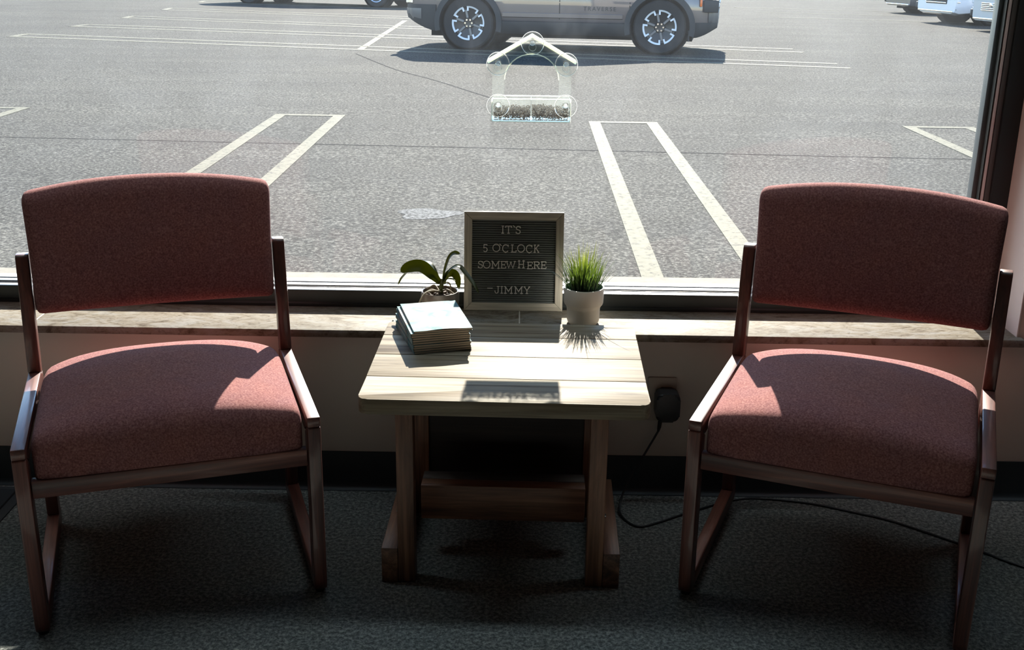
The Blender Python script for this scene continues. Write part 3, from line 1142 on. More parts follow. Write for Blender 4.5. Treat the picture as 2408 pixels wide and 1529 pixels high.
        finish(bm, 'emblem', 'car_chrome', root, 40)
        new_box('bumper_trim', 'car_chrome', X1 - 0.02, X1 + 0.03, -w1 * 0.9, w1 * 0.9, zb1 + 0.02, zb1 + 0.06, root, 0.01)
        for s in (-1, 1):
            xl = X1 - 0.14
            new_box('head_lamp', 'car_lamp', xl - 0.2, xl + 0.10, s * W(xl) - 0.08, s * W(xl) + 0.012, zt1 - 0.14, zt1 - 0.01, root, 0.02)
            new_box('fog_recess', 'car_plastic', xl - 0.02, xl + 0.13, s * W(xl + 0.1) - 0.10, s * W(xl + 0.1) - 0.02, zb1 + 0.08, zb1 + 0.22, root, 0.015)
            new_box('side_trim', 'car_chrome', xl - 0.1, xl + 0.12, s * W(xl + 0.1) - 0.03, s * W(xl + 0.1) + 0.014, zb1 + 0.24, zb1 + 0.265, root, 0.005)
    return root


SUV_TAB = [(-0.98, 0.80, 0.56, 0.98), (-0.90, 0.90, 0.42, 1.06), (-0.60, 0.955, 0.36, 1.10), (-0.3, 0.97, 0.30, 1.10), (0.0, 0.975, 0.27, 1.10), (1.4, 0.975, 0.27, 1.09), (2.5, 0.975, 0.27, 1.06),
           (2.95, 0.97, 0.27, 1.04), (3.3, 0.945, 0.28, 1.00), (3.55, 0.90, 0.31, 0.94), (3.68, 0.84, 0.36, 0.88), (3.74, 0.76, 0.44, 0.82)]
SUV_CAB = ([(-0.92, 1.06), (-0.72, 1.55), (-0.55, 1.74), (1.3, 1.79), (1.75, 1.72), (2.75, 1.05)], 0.92, 0.70)
CAR_TAB = [(-0.95, 0.70, 0.46, 0.88), (-0.85, 0.82, 0.32, 0.94), (-0.4, 0.89, 0.24, 0.97), (0.0, 0.90, 0.21, 0.97), (1.3, 0.90, 0.21, 0.95), (2.4, 0.90, 0.21, 0.93), (2.75, 0.89, 0.21, 0.90), (3.15, 0.86, 0.20, 0.84), (3.4, 0.80, 0.20, 0.78), (3.52, 0.72, 0.22, 0.70)]
CAR_CAB = ([(-0.75, 0.93), (-0.2, 1.30), (0.2, 1.40), (1.3, 1.43), (1.6, 1.38), (2.5, 0.92)], 0.84, 0.62)
TRUCK_TAB = [(-1.0, 0.85, 0.45, 1.05), (-0.9, 0.95, 0.4, 1.1), (0.0, 0.97, 0.30, 1.12), (2.0, 0.97, 0.30, 1.12), (3.2, 0.97, 0.27, 1.12), (3.8, 0.95, 0.24, 1.08), (4.1, 0.92, 0.22, 1.0), (4.2, 0.88, 0.26, 0.92)]
TRUCK_CAB = ([(0.6, 1.1), (0.8, 1.75), (1.1, 1.85), (2.1, 1.87), (2.4, 1.80), (3.2, 1.12)], 0.92, 0.72)


def build_cars():
    # near side (right flank) of the SUV runs from (-0.816, 15.37) to (2.05, 14.87)
    yaw = math.atan2(14.874 - 15.372, 2.049 + 0.816)
    n = Vector((-math.sin(yaw), math.cos(yaw)))
    c = Vector((-0.816, 15.372)) + n * 0.90
    make_car('taupe grey sport utility car with black wheels parked behind the bird feeder', 'car', (c.x, c.y), yaw, 'paint_taupe', SUV_TAB, 2.91, 0.395, SUV_CAB, name='sport_utility_car')
    yaw = math.atan2(30.80 - 32.79, -3.785 + 8.356)
    n = Vector((-math.sin(yaw), math.cos(yaw)))
    c = Vector((-8.1, 32.4)) + n * 0.90
    make_car('dark blue car at the top left, only its wheels and shadow in view', 'car', (c.x, c.y), yaw, 'paint_blue', [(x * 1.5 if x > 0 else x, a, b, d) for x, a, b, d in SUV_TAB], 2.91 * 1.5, 0.39,
             ([(x * 1.4, z) for x, z in SUV_CAB[0]], 0.92, 0.7), hub='five', front='plain', detail=False)
    g = 'cars parked nose-out at the upper right'
    ya = R(180 + 10)

    def nose(x, y, length, a):
        return (x - math.cos(a) * length, y - math.sin(a) * length)
    make_car('dark graphite car, farthest of the three at the upper right', 'car', nose(10.76, 31.35, 3.52, ya), ya, 'paint_graphite', CAR_TAB, 2.6, 0.32, CAR_CAB, hub='five', front='plain', detail=False, group=g)
    make_car('white pickup truck, middle of the three vehicles at the upper right', 'truck', nose(9.86, 25.6, 4.2, ya), ya, 'paint_white', TRUCK_TAB, 3.25, 0.41, TRUCK_CAB, hub='five', front='plain', detail=False, group=g, name='pickup_truck')
    make_car('silver car with chrome barred grille beside the dark window jamb', 'car', nose(9.85, 22.2, 3.52, ya), ya, 'paint_silver', CAR_TAB, 2.6, 0.33, CAR_CAB, hub='five', front='plain', detail=False, group=g)


build_cars()


# ------------------------------------------------------------------ chairs
def make_chair(name, label, loc, ang):
    """origin between the front feet on the floor, +y towards the back"""
    c = empty(name, (loc[0], loc[1], 0), (0, 0, ang))
    tag(c, label, 'chair', 'upholstered side chairs by the window')
    hw, th = 0.2803, 0.027
    D = 0.046
    for s in (-1, 1):
        x0, x1 = s * hw - th / 2, s * hw + th / 2
        if x0 > x1:
            x0, x1 = x1, x0
        # closed side loop: front leg, seat rail, rear post, floor runner
        bm = bmesh.new()
        prism_x(bm, [(0.006, 0.012), (0.0, 0.030), (-0.004, 0.396), (0.010, 0.398), (D, 0.372), (D, 0.012)], x0, x1, 0.0035)
        finish(bm, 'front_leg', 'chair_wood_z', c, 40)
        bm = bmesh.new()
        prism_x(bm, [(-0.004, 0.3965), (-0.002, 0.4185), (0.46, 0.4100), (0.46, 0.372), (D + 0.0005, 0.3725), (0.0105, 0.3985)], x0, x1, 0.003)
        finish(bm, 'seat_rail', 'chair_wood_y', c, 40)
        bm = bmesh.new()
        prism_x(bm, [(0.4405, 0.4108), (0.4805, 0.668), (0.487, 0.6735), (0.515, 0.672), (0.519, 0.666), (0.4825, 0.40), (0.4605, 0.40), (0.4605, 0.4106)], x0, x1, 0.003)
        finish(bm, 'back_post', 'chair_wood_z', c, 40)
        bm = bmesh.new()
        prism_x(bm, [(0.446, 0.0505), (0.446, 0.3715), (0.4605, 0.3715), (0.4605, 0.3995), (0.487, 0.3995), (0.492, 0.0505)], x0, x1, 0.003)
        finish(bm, 'rear_leg', 'chair_wood_z', c, 40)
        bm = bmesh.new()
        prism_x(bm, [(D + 0.0005, 0.009), (D + 0.0005, 0.046), (0.445, 0.050), (0.495, 0.050), (0.498, 0.020), (0.488, 0.009)], x0, x1, 0.003)
        finish(bm, 'floor_runner', 'chair_wood_y', c, 40)
        for y in (0.024, 0.465):
            bm = bmesh.new()
            lathe(bm, [(0, 0.0), (0.010, 0.0), (0.011, 0.004), (0.011, 0.0122), (0, 0.0122)], 14, Matrix.Translation((s * hw, y, 0)))
            finish(bm, 'glide', 'glide_black', c, 40)
        # bolts fixing the seat pan
    xi = hw - th / 2 - 0.002
    # wooden rails of the seat pan
    bm = bmesh.new()
    box(bm, -xi, xi, 0.004, 0.026, 0.309, 0.346, 0.002)
    finish(bm, 'front_rail', 'chair_wood_x', c, 40)
    bm = bmesh.new()
    box(bm, -xi, xi, 0.420, 0.440, 0.309, 0.346, 0.002)
    finish(bm, 'back_rail', 'chair_wood_x', c, 40)
    # seat cushion: upright front face, domed top
    sw, sd, sh = 2 * xi - 0.010, 0.468, 0.084

    def seat_fn(p):
        u, v = p.x / (sw / 2), p.y / (sd / 2)
        z = max(p.z, 0.0)
        top = z / sh
        dome = 0.034 * (1 - abs(u) ** 2.4) * (1 - max(0, -v) ** 5 * 0.5) * (1 - max(0, v) ** 5 * 0.35)
        drop = 0.006 * max(0, -v) ** 8 + 0.006 * max(0, v) ** 3
        y = p.y - 0.050 * max(0, v) ** 2 * abs(u) ** 5 + 0.006 * (max(0, -v) ** 2) * abs(u) ** 6
        return (p.x * (1 - 0.04 * max(0, v) ** 6 * abs(u) ** 4), y, z + top * (dome - drop))
    bm = bmesh.new()
    pillow(bm, sw, sd, 2 * sh, (0.014, 0.026, 0.026), (26, 22, 14), seat_fn)
    finish(bm, 'seat_cushion', 'chair_fabric', c, 60, loc=(0, 0.006 + sd / 2, 0.3465))
    # backrest: padded slab bowed towards the back
    bw, bd, bh = 2 * xi - 0.001, 0.060, 0.272

    def back_fn(p):
        u, v = p.x / (bw / 2), p.z / (bh / 2)
        bow = 0.012 * (1 - u * u)
        crown = 0.026 * (1 - abs(u) ** 2.2) * max(0, v)
        flare = 1 + 0.016 * max(0.0, v)
        belly = -0.006 * (1 - u * u) * (1 - v * v) if p.y < 0 else 0
        return (p.x * flare, p.y + bow + belly + 0.010 * v, p.z + crown)
    bm = bmesh.new()
    pillow(bm, bw, bd, bh, (0.013, 0.026, 0.024), (26, 12, 18), back_fn)
    finish(bm, 'backrest', 'chair_fabric', c, 60, loc=(0, 0.496, 0.672))
    # dust cover under the backrest's lower edge
    bm = bmesh.new()
    n = 12
    rows = []
    for i in range(n + 1):
        u = -1 + 2 * i / n
        y = 0.488 + 0.012 * (1 - u * u)
        rows.append([bm.verts.new((u * (xi - 0.02), y, 0.5355)), bm.verts.new((u * (xi - 0.02), y + 0.014, 0.5355)), bm.verts.new((u * (xi - 0.02), y + 0.014, 0.5385)), bm.verts.new((u * (xi - 0.02), y, 0.5385))])
    for A, B in zip(rows, rows[1:]):
        for k in range(4):
            bm.faces.new((A[k], A[(k + 1) % 4], B[(k + 1) % 4], B[k]))
    bm.faces.new(rows[0])
    bm.faces.new(rows[-1][::-1])
    finish(bm, 'welt', 'chair_fabric', c)
    return c


make_chair('waiting_room_chair', 'dusty rose upholstered chair with dark wood frame, left of the table', (-0.6806, -0.5965), R(18.34))
make_chair('waiting_room_chair', 'dusty rose upholstered chair with dark wood frame, right of the table', (0.6286, -0.5971), R(-21.16))


# ------------------------------------------------------------------ table
Z_TAB = 0.465
TAB_C = Vector((-0.021, -0.2775))
TAB_A = R(-1.2)
TW, TD = 0.594, 0.500


def build_table():
    t = empty('end_table', (TAB_C.x, TAB_C.y, 0), (0, 0, TAB_A))
    tag(t, 'low rustic wooden end table with plank top between the two chairs', 'table')
    hx, hy = TW / 2, TD / 2
    th = 0.033
    # five planks
    cuts = [-hy, -hy + 0.131, -hy + 0.266, -hy + 0.397, hy]
    mats = ['table_plank_a', 'table_plank_b', 'table_plank_c', 'table_plank_a']
    for i, (a, b) in enumerate(zip(cuts, cuts[1:])):
        rad = (0.022, 0.022, 0, 0) if i == 0 else ((0, 0, 0.022, 0.022) if i == len(cuts) - 2 else (0, 0, 0, 0))
        bm = bmesh.new()
        prism(bm, rounded_rect(-hx, hx, a + 0.0012, b - 0.0012, rad, 6), 2, Z_TAB - th, Z_TAB, 0.0018, 2)
        finish(bm, 'plank', mats[i], t, 40)
    # dark core visible in the joints
    zt = Z_TAB - th
    # cleats
    for s in (-1, 1):
        xs = sorted((s * 0.178, s * 0.262))
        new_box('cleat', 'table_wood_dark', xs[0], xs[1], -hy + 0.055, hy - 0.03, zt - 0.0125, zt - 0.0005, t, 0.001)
        # trestle legs: front and back, inner to the foot
        for y0 in (-0.178, 0.138):
            xl = sorted((s * 0.187 - 0.006, s * 0.224 - 0.006))
            new_box('leg', 'table_wood_z', xl[0], xl[1], y0, y0 + 0.04, 0.002, zt - 0.013, t, 0.002)
        xf = sorted((s * 0.2245 - 0.006, s * 0.2605 - 0.006))
        new_box('foot', 'table_wood_y', xf[0], xf[1], -0.179, 0.185, 0.0, 0.085, t, 0.002)
        xa = sorted((s * 0.2245 - 0.006, s * 0.235 - 0.006))
        for y0 in (-0.165, 0.15):
            bm = bmesh.new()
            lathe(bm, [(0, 0), (0.005, 0), (0.005, 0.004), (0, 0.005)], 12, Matrix.Translation((s * 0.2243 - 0.006, y0 + 0.02, 0.16)) @ Matrix.Rotation(R(90 * s), 4, 'Y'))
            finish(bm, 'bolt', 'car_chrome', t, 40)
    # stretcher board, set back between the legs, and dark rear panel
    new_box('stretcher', 'table_wood_x', -0.1925, 0.1805, -0.045, -0.010, 0.087, 0.172, t, 0.002)
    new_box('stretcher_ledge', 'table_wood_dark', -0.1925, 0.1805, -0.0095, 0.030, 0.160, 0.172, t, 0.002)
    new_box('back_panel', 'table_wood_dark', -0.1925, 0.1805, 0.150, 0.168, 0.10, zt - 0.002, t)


build_table()


# ------------------------------------------------------------------ letter board
def strip_prism(bm, pts, w, y0, y1):
    """thick flat stroke following a polyline in the xz plane"""
    P = [Vector((p[0], p[1])) for p in pts]
    L, Q = [], []
    for i, p in enumerate(P):
        d0 = (P[i] - P[i - 1]).normalized() if i > 0 else (P[1] - P[0]).normalized()
        d1 = (P[i + 1] - P[i]).normalized() if i < len(P) - 1 else d0
        d = (d0 + d1)
        d = d.normalized() if d.length > 1e-6 else d0
        n = Vector((-d.y, d.x))
        k = 1.0 / max(0.5, n.dot(Vector((-d0.y, d0.x))))
        L.append(p + n * w / 2 * k)
        Q.append(p - n * w / 2 * k)
    A = [[bm.verts.new((v_.x, y, v_.y)) for v_ in S] for S in (L, Q) for y in (y0, y1)]
    lf, lb, rf, rb = A
    for i in range(len(P) - 1):
        bm.faces.new((lf[i], lf[i + 1], rf[i + 1], rf[i]))
        bm.faces.new((lb[i], rb[i], rb[i + 1], lb[i + 1]))
        bm.faces.new((lf[i], lb[i], lb[i + 1], lf[i + 1]))
        bm.faces.new((rf[i], rf[i + 1], rb[i + 1], rb[i]))
    bm.faces.new((lf[0], rf[0], rb[0], lb[0]))
    bm.faces.new((lf[-1], lb[-1], rb[-1], rf[-1]))


def arc(cx, cy, rx, ry, a0, a1, n=14):
    return [(cx + rx * math.cos(R(a0 + (a1 - a0) * k / n)), cy + ry * math.sin(R(a0 + (a1 - a0) * k / n))) for k in range(n + 1)]


GLYPH = {
    'I': [[(.5, .04), (.5, .96)], [(0.0, .05), (1, .05)], [(0, .95), (1, .95)]],
    'T': [[(.5, .04), (.5, .95)], [(0.0, .95), (1, .95)], [(.04, .95), (.02, .74)], [(.96, .95), (.98, .74)], [(.3, .05), (.7, .05)]],
    '`': [[(.0, 1.0), (1, 0.78)]],
    '-': [[(0, .72), (1, .72)]],
    'S': [arc(.5, .74, .40, .21, 25, 270, 14) + arc(.5, .27, .42, .23, 88, -155, 14)[1:], [(.93, .95), (.93, .70)], [(.06, .05), (.06, .30)]],
    'O': [arc(.5, .5, .46, .46, 90, 450, 26)],
    'C': [arc(.52, .5, .46, .46, 40, 320, 22), [(.90, .97), (.90, .68)], [(.5, .02), (.5, -.06)]],
    'L': [[(.25, .95), (.25, .05)], [(0, .95), (.5, .95)], [(0, .05), (.97, .05)], [(.96, .05), (.96, .30)]],
    'K': [[(.22, .04), (.22, .96)], [(.24, .42), (.86, .95)], [(.42, .57), (.88, .05)], [(.02, .95), (.42, .95)], [(.02, .05), (.42, .05)], [(.66, .95), (1, .95)], [(.7, .05), (1, .05)]],
    'M': [[(.16, .04), (.16, .95)], [(.84, .04), (.84, .95)], [(.16, .95), (.5, .30), (.84, .95)], [(0, .05), (.32, .05)], [(.68, .05), (1, .05)], [(.02, .95), (.17, .95)], [(.83, .95), (.98, .95)], [(.16, .04), (.16, -.05)], [(.84, .04), (.84, -.05)]],
    'E': [[(.2, .04), (.2, .96)], [(0, .95), (.93, .95)], [(0, .05), (.95, .05)], [(.2, .51), (.72, .51)], [(.92, .95), (.92, .74)], [(.95, .05), (.95, .28)], [(.71, .62), (.71, .40)]],
    'W': [[(.1, .95), (.29, .06), (.5, .80), (.71, .06), (.9, .95)], [(0, .95), (.22, .95)], [(.78, .95), (1, .95)], [(.4, .84), (.6, .84)]],
    'H': [[(.2, .04), (.2, .96)], [(.8, .04), (.8, .96)], [(.2, .5), (.8, .5)], [(.02, .95), (.38, .95)], [(.02, .05), (.38, .05)], [(.62, .95), (.98, .95)], [(.62, .05), (.98, .05)], [(.2, .96), (.2, 1.06)], [(.8, .96), (.8, 1.06)]],
    'R': [[(.2, .04), (.2, .96)], [(0, .95), (.55, .95)] + arc(.55, .73, .32, .22, 90, -90, 10)[1:] + [(.2, .51)], [(.52, .50), (.84, .05)], [(.02, .05), (.4, .05)], [(.74, .05), (1, .05)]],
    'J': [[(.72, .95), (.72, .30)] + arc(.42, .28, .30, .24, 0, -170, 10), [(.45, .95), (1, .95)], [(.1, .24), (.1, .40)]],
    'Y': [[(.5, .05), (.5, .45), (.12, .95)], [(.5, .45), (.88, .95)], [(.3, .05), (.7, .05)], [(0, .95), (.28, .95)], [(.72, .95), (1, .95)]],
    '5': [[(.88, .95), (.2, .95), (.16, .52)] + arc(.48, .30, .42, .27, 130, -150, 16), [(.86, .95), (.86, .84)]],
}


def build_board():
    S = 0.254
    lean = math.atan(0.1587)
    b = empty('letter_board', (-0.1399, 0.1528 - 0.006, Z_SILL + 0.0003), (-lean, 0, 0))
    tag(b, "square letter board with grey wood frame and white letters reading IT'S 5 O'CLOCK SOMEWHERE", 'sign')
    fw = 0.0202
    y0, y1 = 0.0, 0.018
    # mitred frame
    for nm, quad, mt in (('frame_side', [(0, 0), (S, 0), (S - fw, fw), (fw, fw)], 'board_frame_x'), ('frame_side', [(0, S), (fw, S - fw), (S - fw, S - fw), (S, S)], 'board_frame_x'),
                         ('frame_side', [(0, 0), (fw, fw), (fw, S - fw), (0, S)], 'board_frame_z'), ('frame_side', [(S, 0), (S, S), (S - fw, S - fw), (S - fw, fw)], 'board_frame_z')):
        bm = bmesh.new()
        cx = sum(p[0] for p in quad) / 4
        cz = sum(p[1] for p in quad) / 4
        q2 = [(cx + (p[0] - cx) * 0.998, cz + (p[1] - cz) * 0.998) for p in quad]
        prism(bm, q2, 1, y0, y1, 0.0008, 1)
        finish(bm, nm, mt, b, 30)
    # ribbed felt panel
    bm = bmesh.new()
    n = 37
    x0, x1 = fw * 0.95, S - fw * 0.95
    z0, z1 = fw * 0.95, S - fw * 0.95
    pz = (z1 - z0) / n
    rows = []
    for i in range(n):
        za = z0 + pz * i
        for dz, dy in ((0.02, 0.0095), (0.10, 0.0060), (0.25, 0.0050), (0.75, 0.0050), (0.9, 0.0060), (0.98, 0.0095)):
            rows.append((bm.verts.new((x0, dy, za + dz * pz)), bm.verts.new((x1, dy, za + dz * pz))))
    for A, B in zip(rows, rows[1:]):
        bm.faces.new((A[0], A[1], B[1], B[0]))
    back = [(bm.verts.new((x0, 0.016, z0)), bm.verts.new((x1, 0.016, z0))), (bm.verts.new((x0, 0.016, z1)), bm.verts.new((x1, 0.016, z1)))]
    bm.faces.new((back[0][0], back[1][0], back[1][1], back[0][1]))
    tag(finish(bm, 'felt_panel', 'board_felt', b), 'dark grey ribbed felt panel')
    # letters: (glyph, x0, x1, y_top, y_bottom) measured on the board face, in 1315 x 1327 units
    rows = [
        [('I', 555, 590, 270, 375), ('T', 607, 690, 270, 375), ('`', 705, 737, 265, 375), ('S', 745, 808, 272, 378)],
        [('5', 315, 375, 520, 625), ('O', 440, 540, 514, 622), ('`', 532, 558, 515, 622), ('C', 568, 657, 520, 628), ('L', 683, 755, 520, 626), ('O', 768, 867, 516, 625), ('C', 882, 970, 520, 630), ('K', 983, 1060, 518, 626)],
        [('S', 250, 314, 745, 846), ('O', 316, 413, 742, 846), ('M', 423, 541, 742, 846), ('E', 550, 622, 744, 844), ('W', 618, 752, 742, 844), ('H', 775, 872, 734, 838), ('E', 900, 977, 748, 848), ('R', 983, 1072, 742, 842), ('E', 1083, 1157, 740, 842)],
        [('-', 375, 447, 1084, 1186), ('J', 472, 540, 1084, 1184), ('I', 552, 586, 1084, 1184), ('M', 598, 717, 1084, 1184), ('M', 733, 852, 1084, 1184), ('Y', 860, 947, 1084, 1184)]]
    for row in rows:
        for g, xa, xb, ya, yb_ in row:
            u0, u1 = (xa - 65) / 1315 * S, (xb - 65) / 1315 * S
            v1, v0 = (1415 - ya) / 1327 * S, (1415 - yb_) / 1327 * S
            bm = bmesh.new()
            for k, st in enumerate(GLYPH[g]):
                pts = [(u0 + p[0] * (u1 - u0), v0 + p[1] * (v1 - v0)) for p in st]
                strip_prism(bm, pts, 0.0021, 0.0022 + 0.00003 * k, 0.0052)
            finish(bm, 'letter', 'letter_plastic', b)
    # fold-out strut behind
    bm = bmesh.new()
    box(bm, 0.10, 0.15, 0.0185, 0.0225, 0.02, 0.16, 0.001)
    finish(bm, 'stand', 'board_frame_z', b)


build_board()


# ------------------------------------------------------------------ potted grass
def build_grass_pot():
    c = Vector((0.163, 0.062, Z_SILL + 0.0003))
    g = empty('potted_grass', c)
    tag(g, 'artificial green grass tuft in a white stepped pot beside the letter board', 'plant')
    bm = bmesh.new()
    H = 0.094
    prof = [(0, 0), (0.0355, 0), (0.0385, 0.004), (0.0405, 0.010), (0.0415, 0.040), (0.0430, 0.0445), (0.0478, 0.051), (0.0490, 0.055), (0.0505, H - 0.001), (0.0500, H), (0.0470, H), (0.0462, H - 0.002), (0.0455, 0.06), (0.0, 0.06)]
    lathe(bm, prof, 48)
    finish(bm, 'pot', 'pot_white', g, 40)
    bm = bmesh.new()
    lathe(bm, [(0, 0.0605), (0.0450, 0.0605), (0.0452, 0.070), (0, 0.073)], 24)
    finish(bm, 'moss', 'orchid_bark', g, 40)
    bm = bmesh.new()
    rnd = random.Random(5)
    for k in range(380):
        a = rnd.uniform(0, 2 * math.pi)
        rr = 0.040 * math.sqrt(rnd.random())
        base = Vector((rr * math.cos(a), rr * math.sin(a), 0.069))
        h = rnd.uniform(0.070, 0.142) * (1.04 - 0.30 * (rr / 0.04) ** 2)
        lean = (rr / 0.04) * rnd.uniform(0.10, 0.55) + rnd.uniform(-0.05, 0.12)
        if rnd.random() < 0.07:
            lean += rnd.uniform(0.3, 0.75)
        da = a + rnd.uniform(-0.5, 0.5)
        dirv = Vector((math.cos(da), math.sin(da), 0))
        side = Vector((-math.sin(da + rnd.uniform(-1, 1)), math.cos(da), 0)).normalized()
        w = rnd.uniform(0.0009, 0.0017)
        prev = None
        n = 5
        for i in range(n + 1):
            t = i / n
            p = base + dirv * (lean * h * (t ** 1.7)) + Vector((0, 0, h * (t - 0.22 * lean * t * t)))
            ww = w * (1 - t) ** 0.7 + 0.00012
            cur = (bm.verts.new(p - side * ww), bm.verts.new(p + side * ww))
            if prev:
                bm.faces.new((prev[0], prev[1], cur[1], cur[0]))
            prev = cur
    o = finish(bm, 'grass_blades', 'grass_blade', g)
    tag(o, kind='stuff')


build_grass_pot()


# ------------------------------------------------------------------ orchid
def build_orchid():
    c = Vector((-0.197, 0.095, Z_SILL + 0.0003))
    g = empty('potted_orchid', c)
    tag(g, 'small leafy orchid in a round taupe bowl pot left of the letter board', 'plant')
    bm = bmesh.new()
    lathe(bm, [(0, 0), (0.024, 0), (0.027, 0.003), (0.036, 0.012), (0.0455, 0.030), (0.0485, 0.045), (0.0478, 0.060), (0.0462, 0.068), (0.0450, 0.0685), (0.0432, 0.067), (0.0435, 0.055), (0, 0.052)], 48)
    finish(bm, 'pot', 'pot_taupe', g, 40)
    rnd = random.Random(3)
    bm = bmesh.new()
    for k in range(46):
        a = rnd.uniform(0, 6.28)
        rr = 0.036 * math.sqrt(rnd.random())
        s = rnd.uniform(0.004, 0.008)
        M = Matrix.Translation((rr * math.cos(a), rr * math.sin(a), 0.056 + rnd.uniform(-0.002, 0.006))) @ Matrix.Rotation(rnd.uniform(0, 3), 4, 'Z') @ Matrix.Rotation(rnd.uniform(-1, 1), 4, 'X')
        box(bm, -s, s, -s * 0.7, s * 0.7, -s * 0.4, s * 0.4, 0, 1, M)
    tag(finish(bm, 'bark_chips', 'orchid_bark', g), kind='stuff')
    bm = bmesh.new()
    tube(bm, smooth_path([(0.004, 0, 0.054), (0.003, 0.001, 0.07), (0.004, 0.0, 0.088), (0.006, 0, 0.10)], 4), 0.0055, 10)
    finish(bm, 'stem', 'orchid_leaf', g, 50)

    def leaf(path, w, up=(0, 0, 1), fold=0.25):
        bm = bmesh.new()
        P = smooth_path(path, 6)
        n = len(P)
        rows = []
        upv = Vector(up)
        for i, p in enumerate(P):
            t = i / (n - 1)
            d = (P[min(i + 1, n - 1)] - P[max(i - 1, 0)]).normalized()
            s = d.cross(upv)
            s = s.normalized() if s.length > 1e-4 else Vector((1, 0, 0))
            q = s.cross(d).normalized()
            ww = w * (0.35 + 0.65 * math.sin(min(1, t * 1.5) * math.pi / 2)) * (max(0.0, 1 - t ** 5)) ** 0.6 + 0.0004
            row = []
            for e in (-1, -0.5, 0, 0.5, 1):
                row.append(p + s * e * ww + q * (abs(e) * ww * fold))
            rows.append((row, q))
        top = [[bm.verts.new(p + q * 0.0006) for p in row] for row, q in rows]
        bot = [[bm.verts.new(p - q * 0.0006) for p in row] for row, q in rows]
        for T in (top, bot):
            for A, B in zip(T, T[1:]):
                for k in range(4):
                    bm.faces.new((A[k], A[k + 1], B[k + 1], B[k]))
        for i in range(n - 1):
            for k in (0, 4):
                bm.faces.new((top[i][k], top[i + 1][k], bot[i + 1][k], bot[i][k]))
        for i in (0, n - 1):
            for k in range(4):
                bm.faces.new((top[i][k], top[i][k + 1], bot[i][k + 1], bot[i][k]))
        finish(bm, 'leaf', 'orchid_leaf', g, 60)
    leaf([(0.000, 0, 0.088), (-0.018, -0.002, 0.108), (-0.045, -0.004, 0.131), (-0.075, -0.006, 0.130), (-0.098, -0.008, 0.118)], 0.0165, (0.05, -0.75, 0.5), 0.15)
    leaf([(0.000, 0.004, 0.085), (-0.016, 0.020, 0.118), (-0.036, 0.040, 0.130), (-0.065, 0.055, 0.118), (-0.098, 0.060, 0.085), (-0.112, 0.062, 0.062)], 0.008, (0, 0.2, 1), 0.3)
    leaf([(0.008, 0, 0.098), (0.014, 0.004, 0.125), (0.024, 0.008, 0.152), (0.036, 0.010, 0.163), (0.050, 0.010, 0.162)], 0.0065, (-1, -0.6, 0.6), 0.35)
    leaf([(0.008, 0, 0.092), (0.020, 0, 0.115), (0.036, -0.004, 0.131), (0.050, -0.010, 0.134), (0.066, -0.030, 0.122), (0.086, -0.052, 0.102), (0.099, -0.062, 0.082)], 0.0062, (0.1, -0.3, 1), 0.3)
    leaf([(0.007, 0.002, 0.086), (0.018, 0.004, 0.108), (0.033, 0.004, 0.113), (0.043, 0.002, 0.100), (0.048, 0, 0.074)], 0.0105, (0.5, -0.9, 0.4), 0.1)
    leaf([(0.007, -0.002, 0.088), (0.017, -0.01, 0.100), (0.030, -0.018, 0.104), (0.040, -0.024, 0.100)], 0.004, (0, 0, 1), 0.2)
    for path in ([(0.002, -0.004, 0.066), (-0.018, -0.022, 0.074), (-0.036, -0.038, 0.070), (-0.048, -0.044, 0.050), (-0.056, -0.044, 0.022), (-0.060, -0.044, 0.004)],
                 [(0.0, -0.004, 0.064), (-0.02, -0.01, 0.073), (-0.038, -0.012, 0.064)],
                 [(0.004, 0.004, 0.066), (0.02, -0.012, 0.074), (0.036, -0.016, 0.064)],
                 [(0.0, 0.004, 0.07), (0.012, 0.01, 0.086), (0.024, 0.012, 0.082), (0.026, 0.012, 0.064)],
                 [(-0.002, 0.0, 0.066), (-0.016, 0.02, 0.076), (-0.034, 0.022, 0.064)]):
        bm = bmesh.new()
        tube(bm, smooth_path(path, 5), 0.0022, 7)
        finish(bm, 'aerial_root', 'orchid_root', g, 60)


build_orchid()


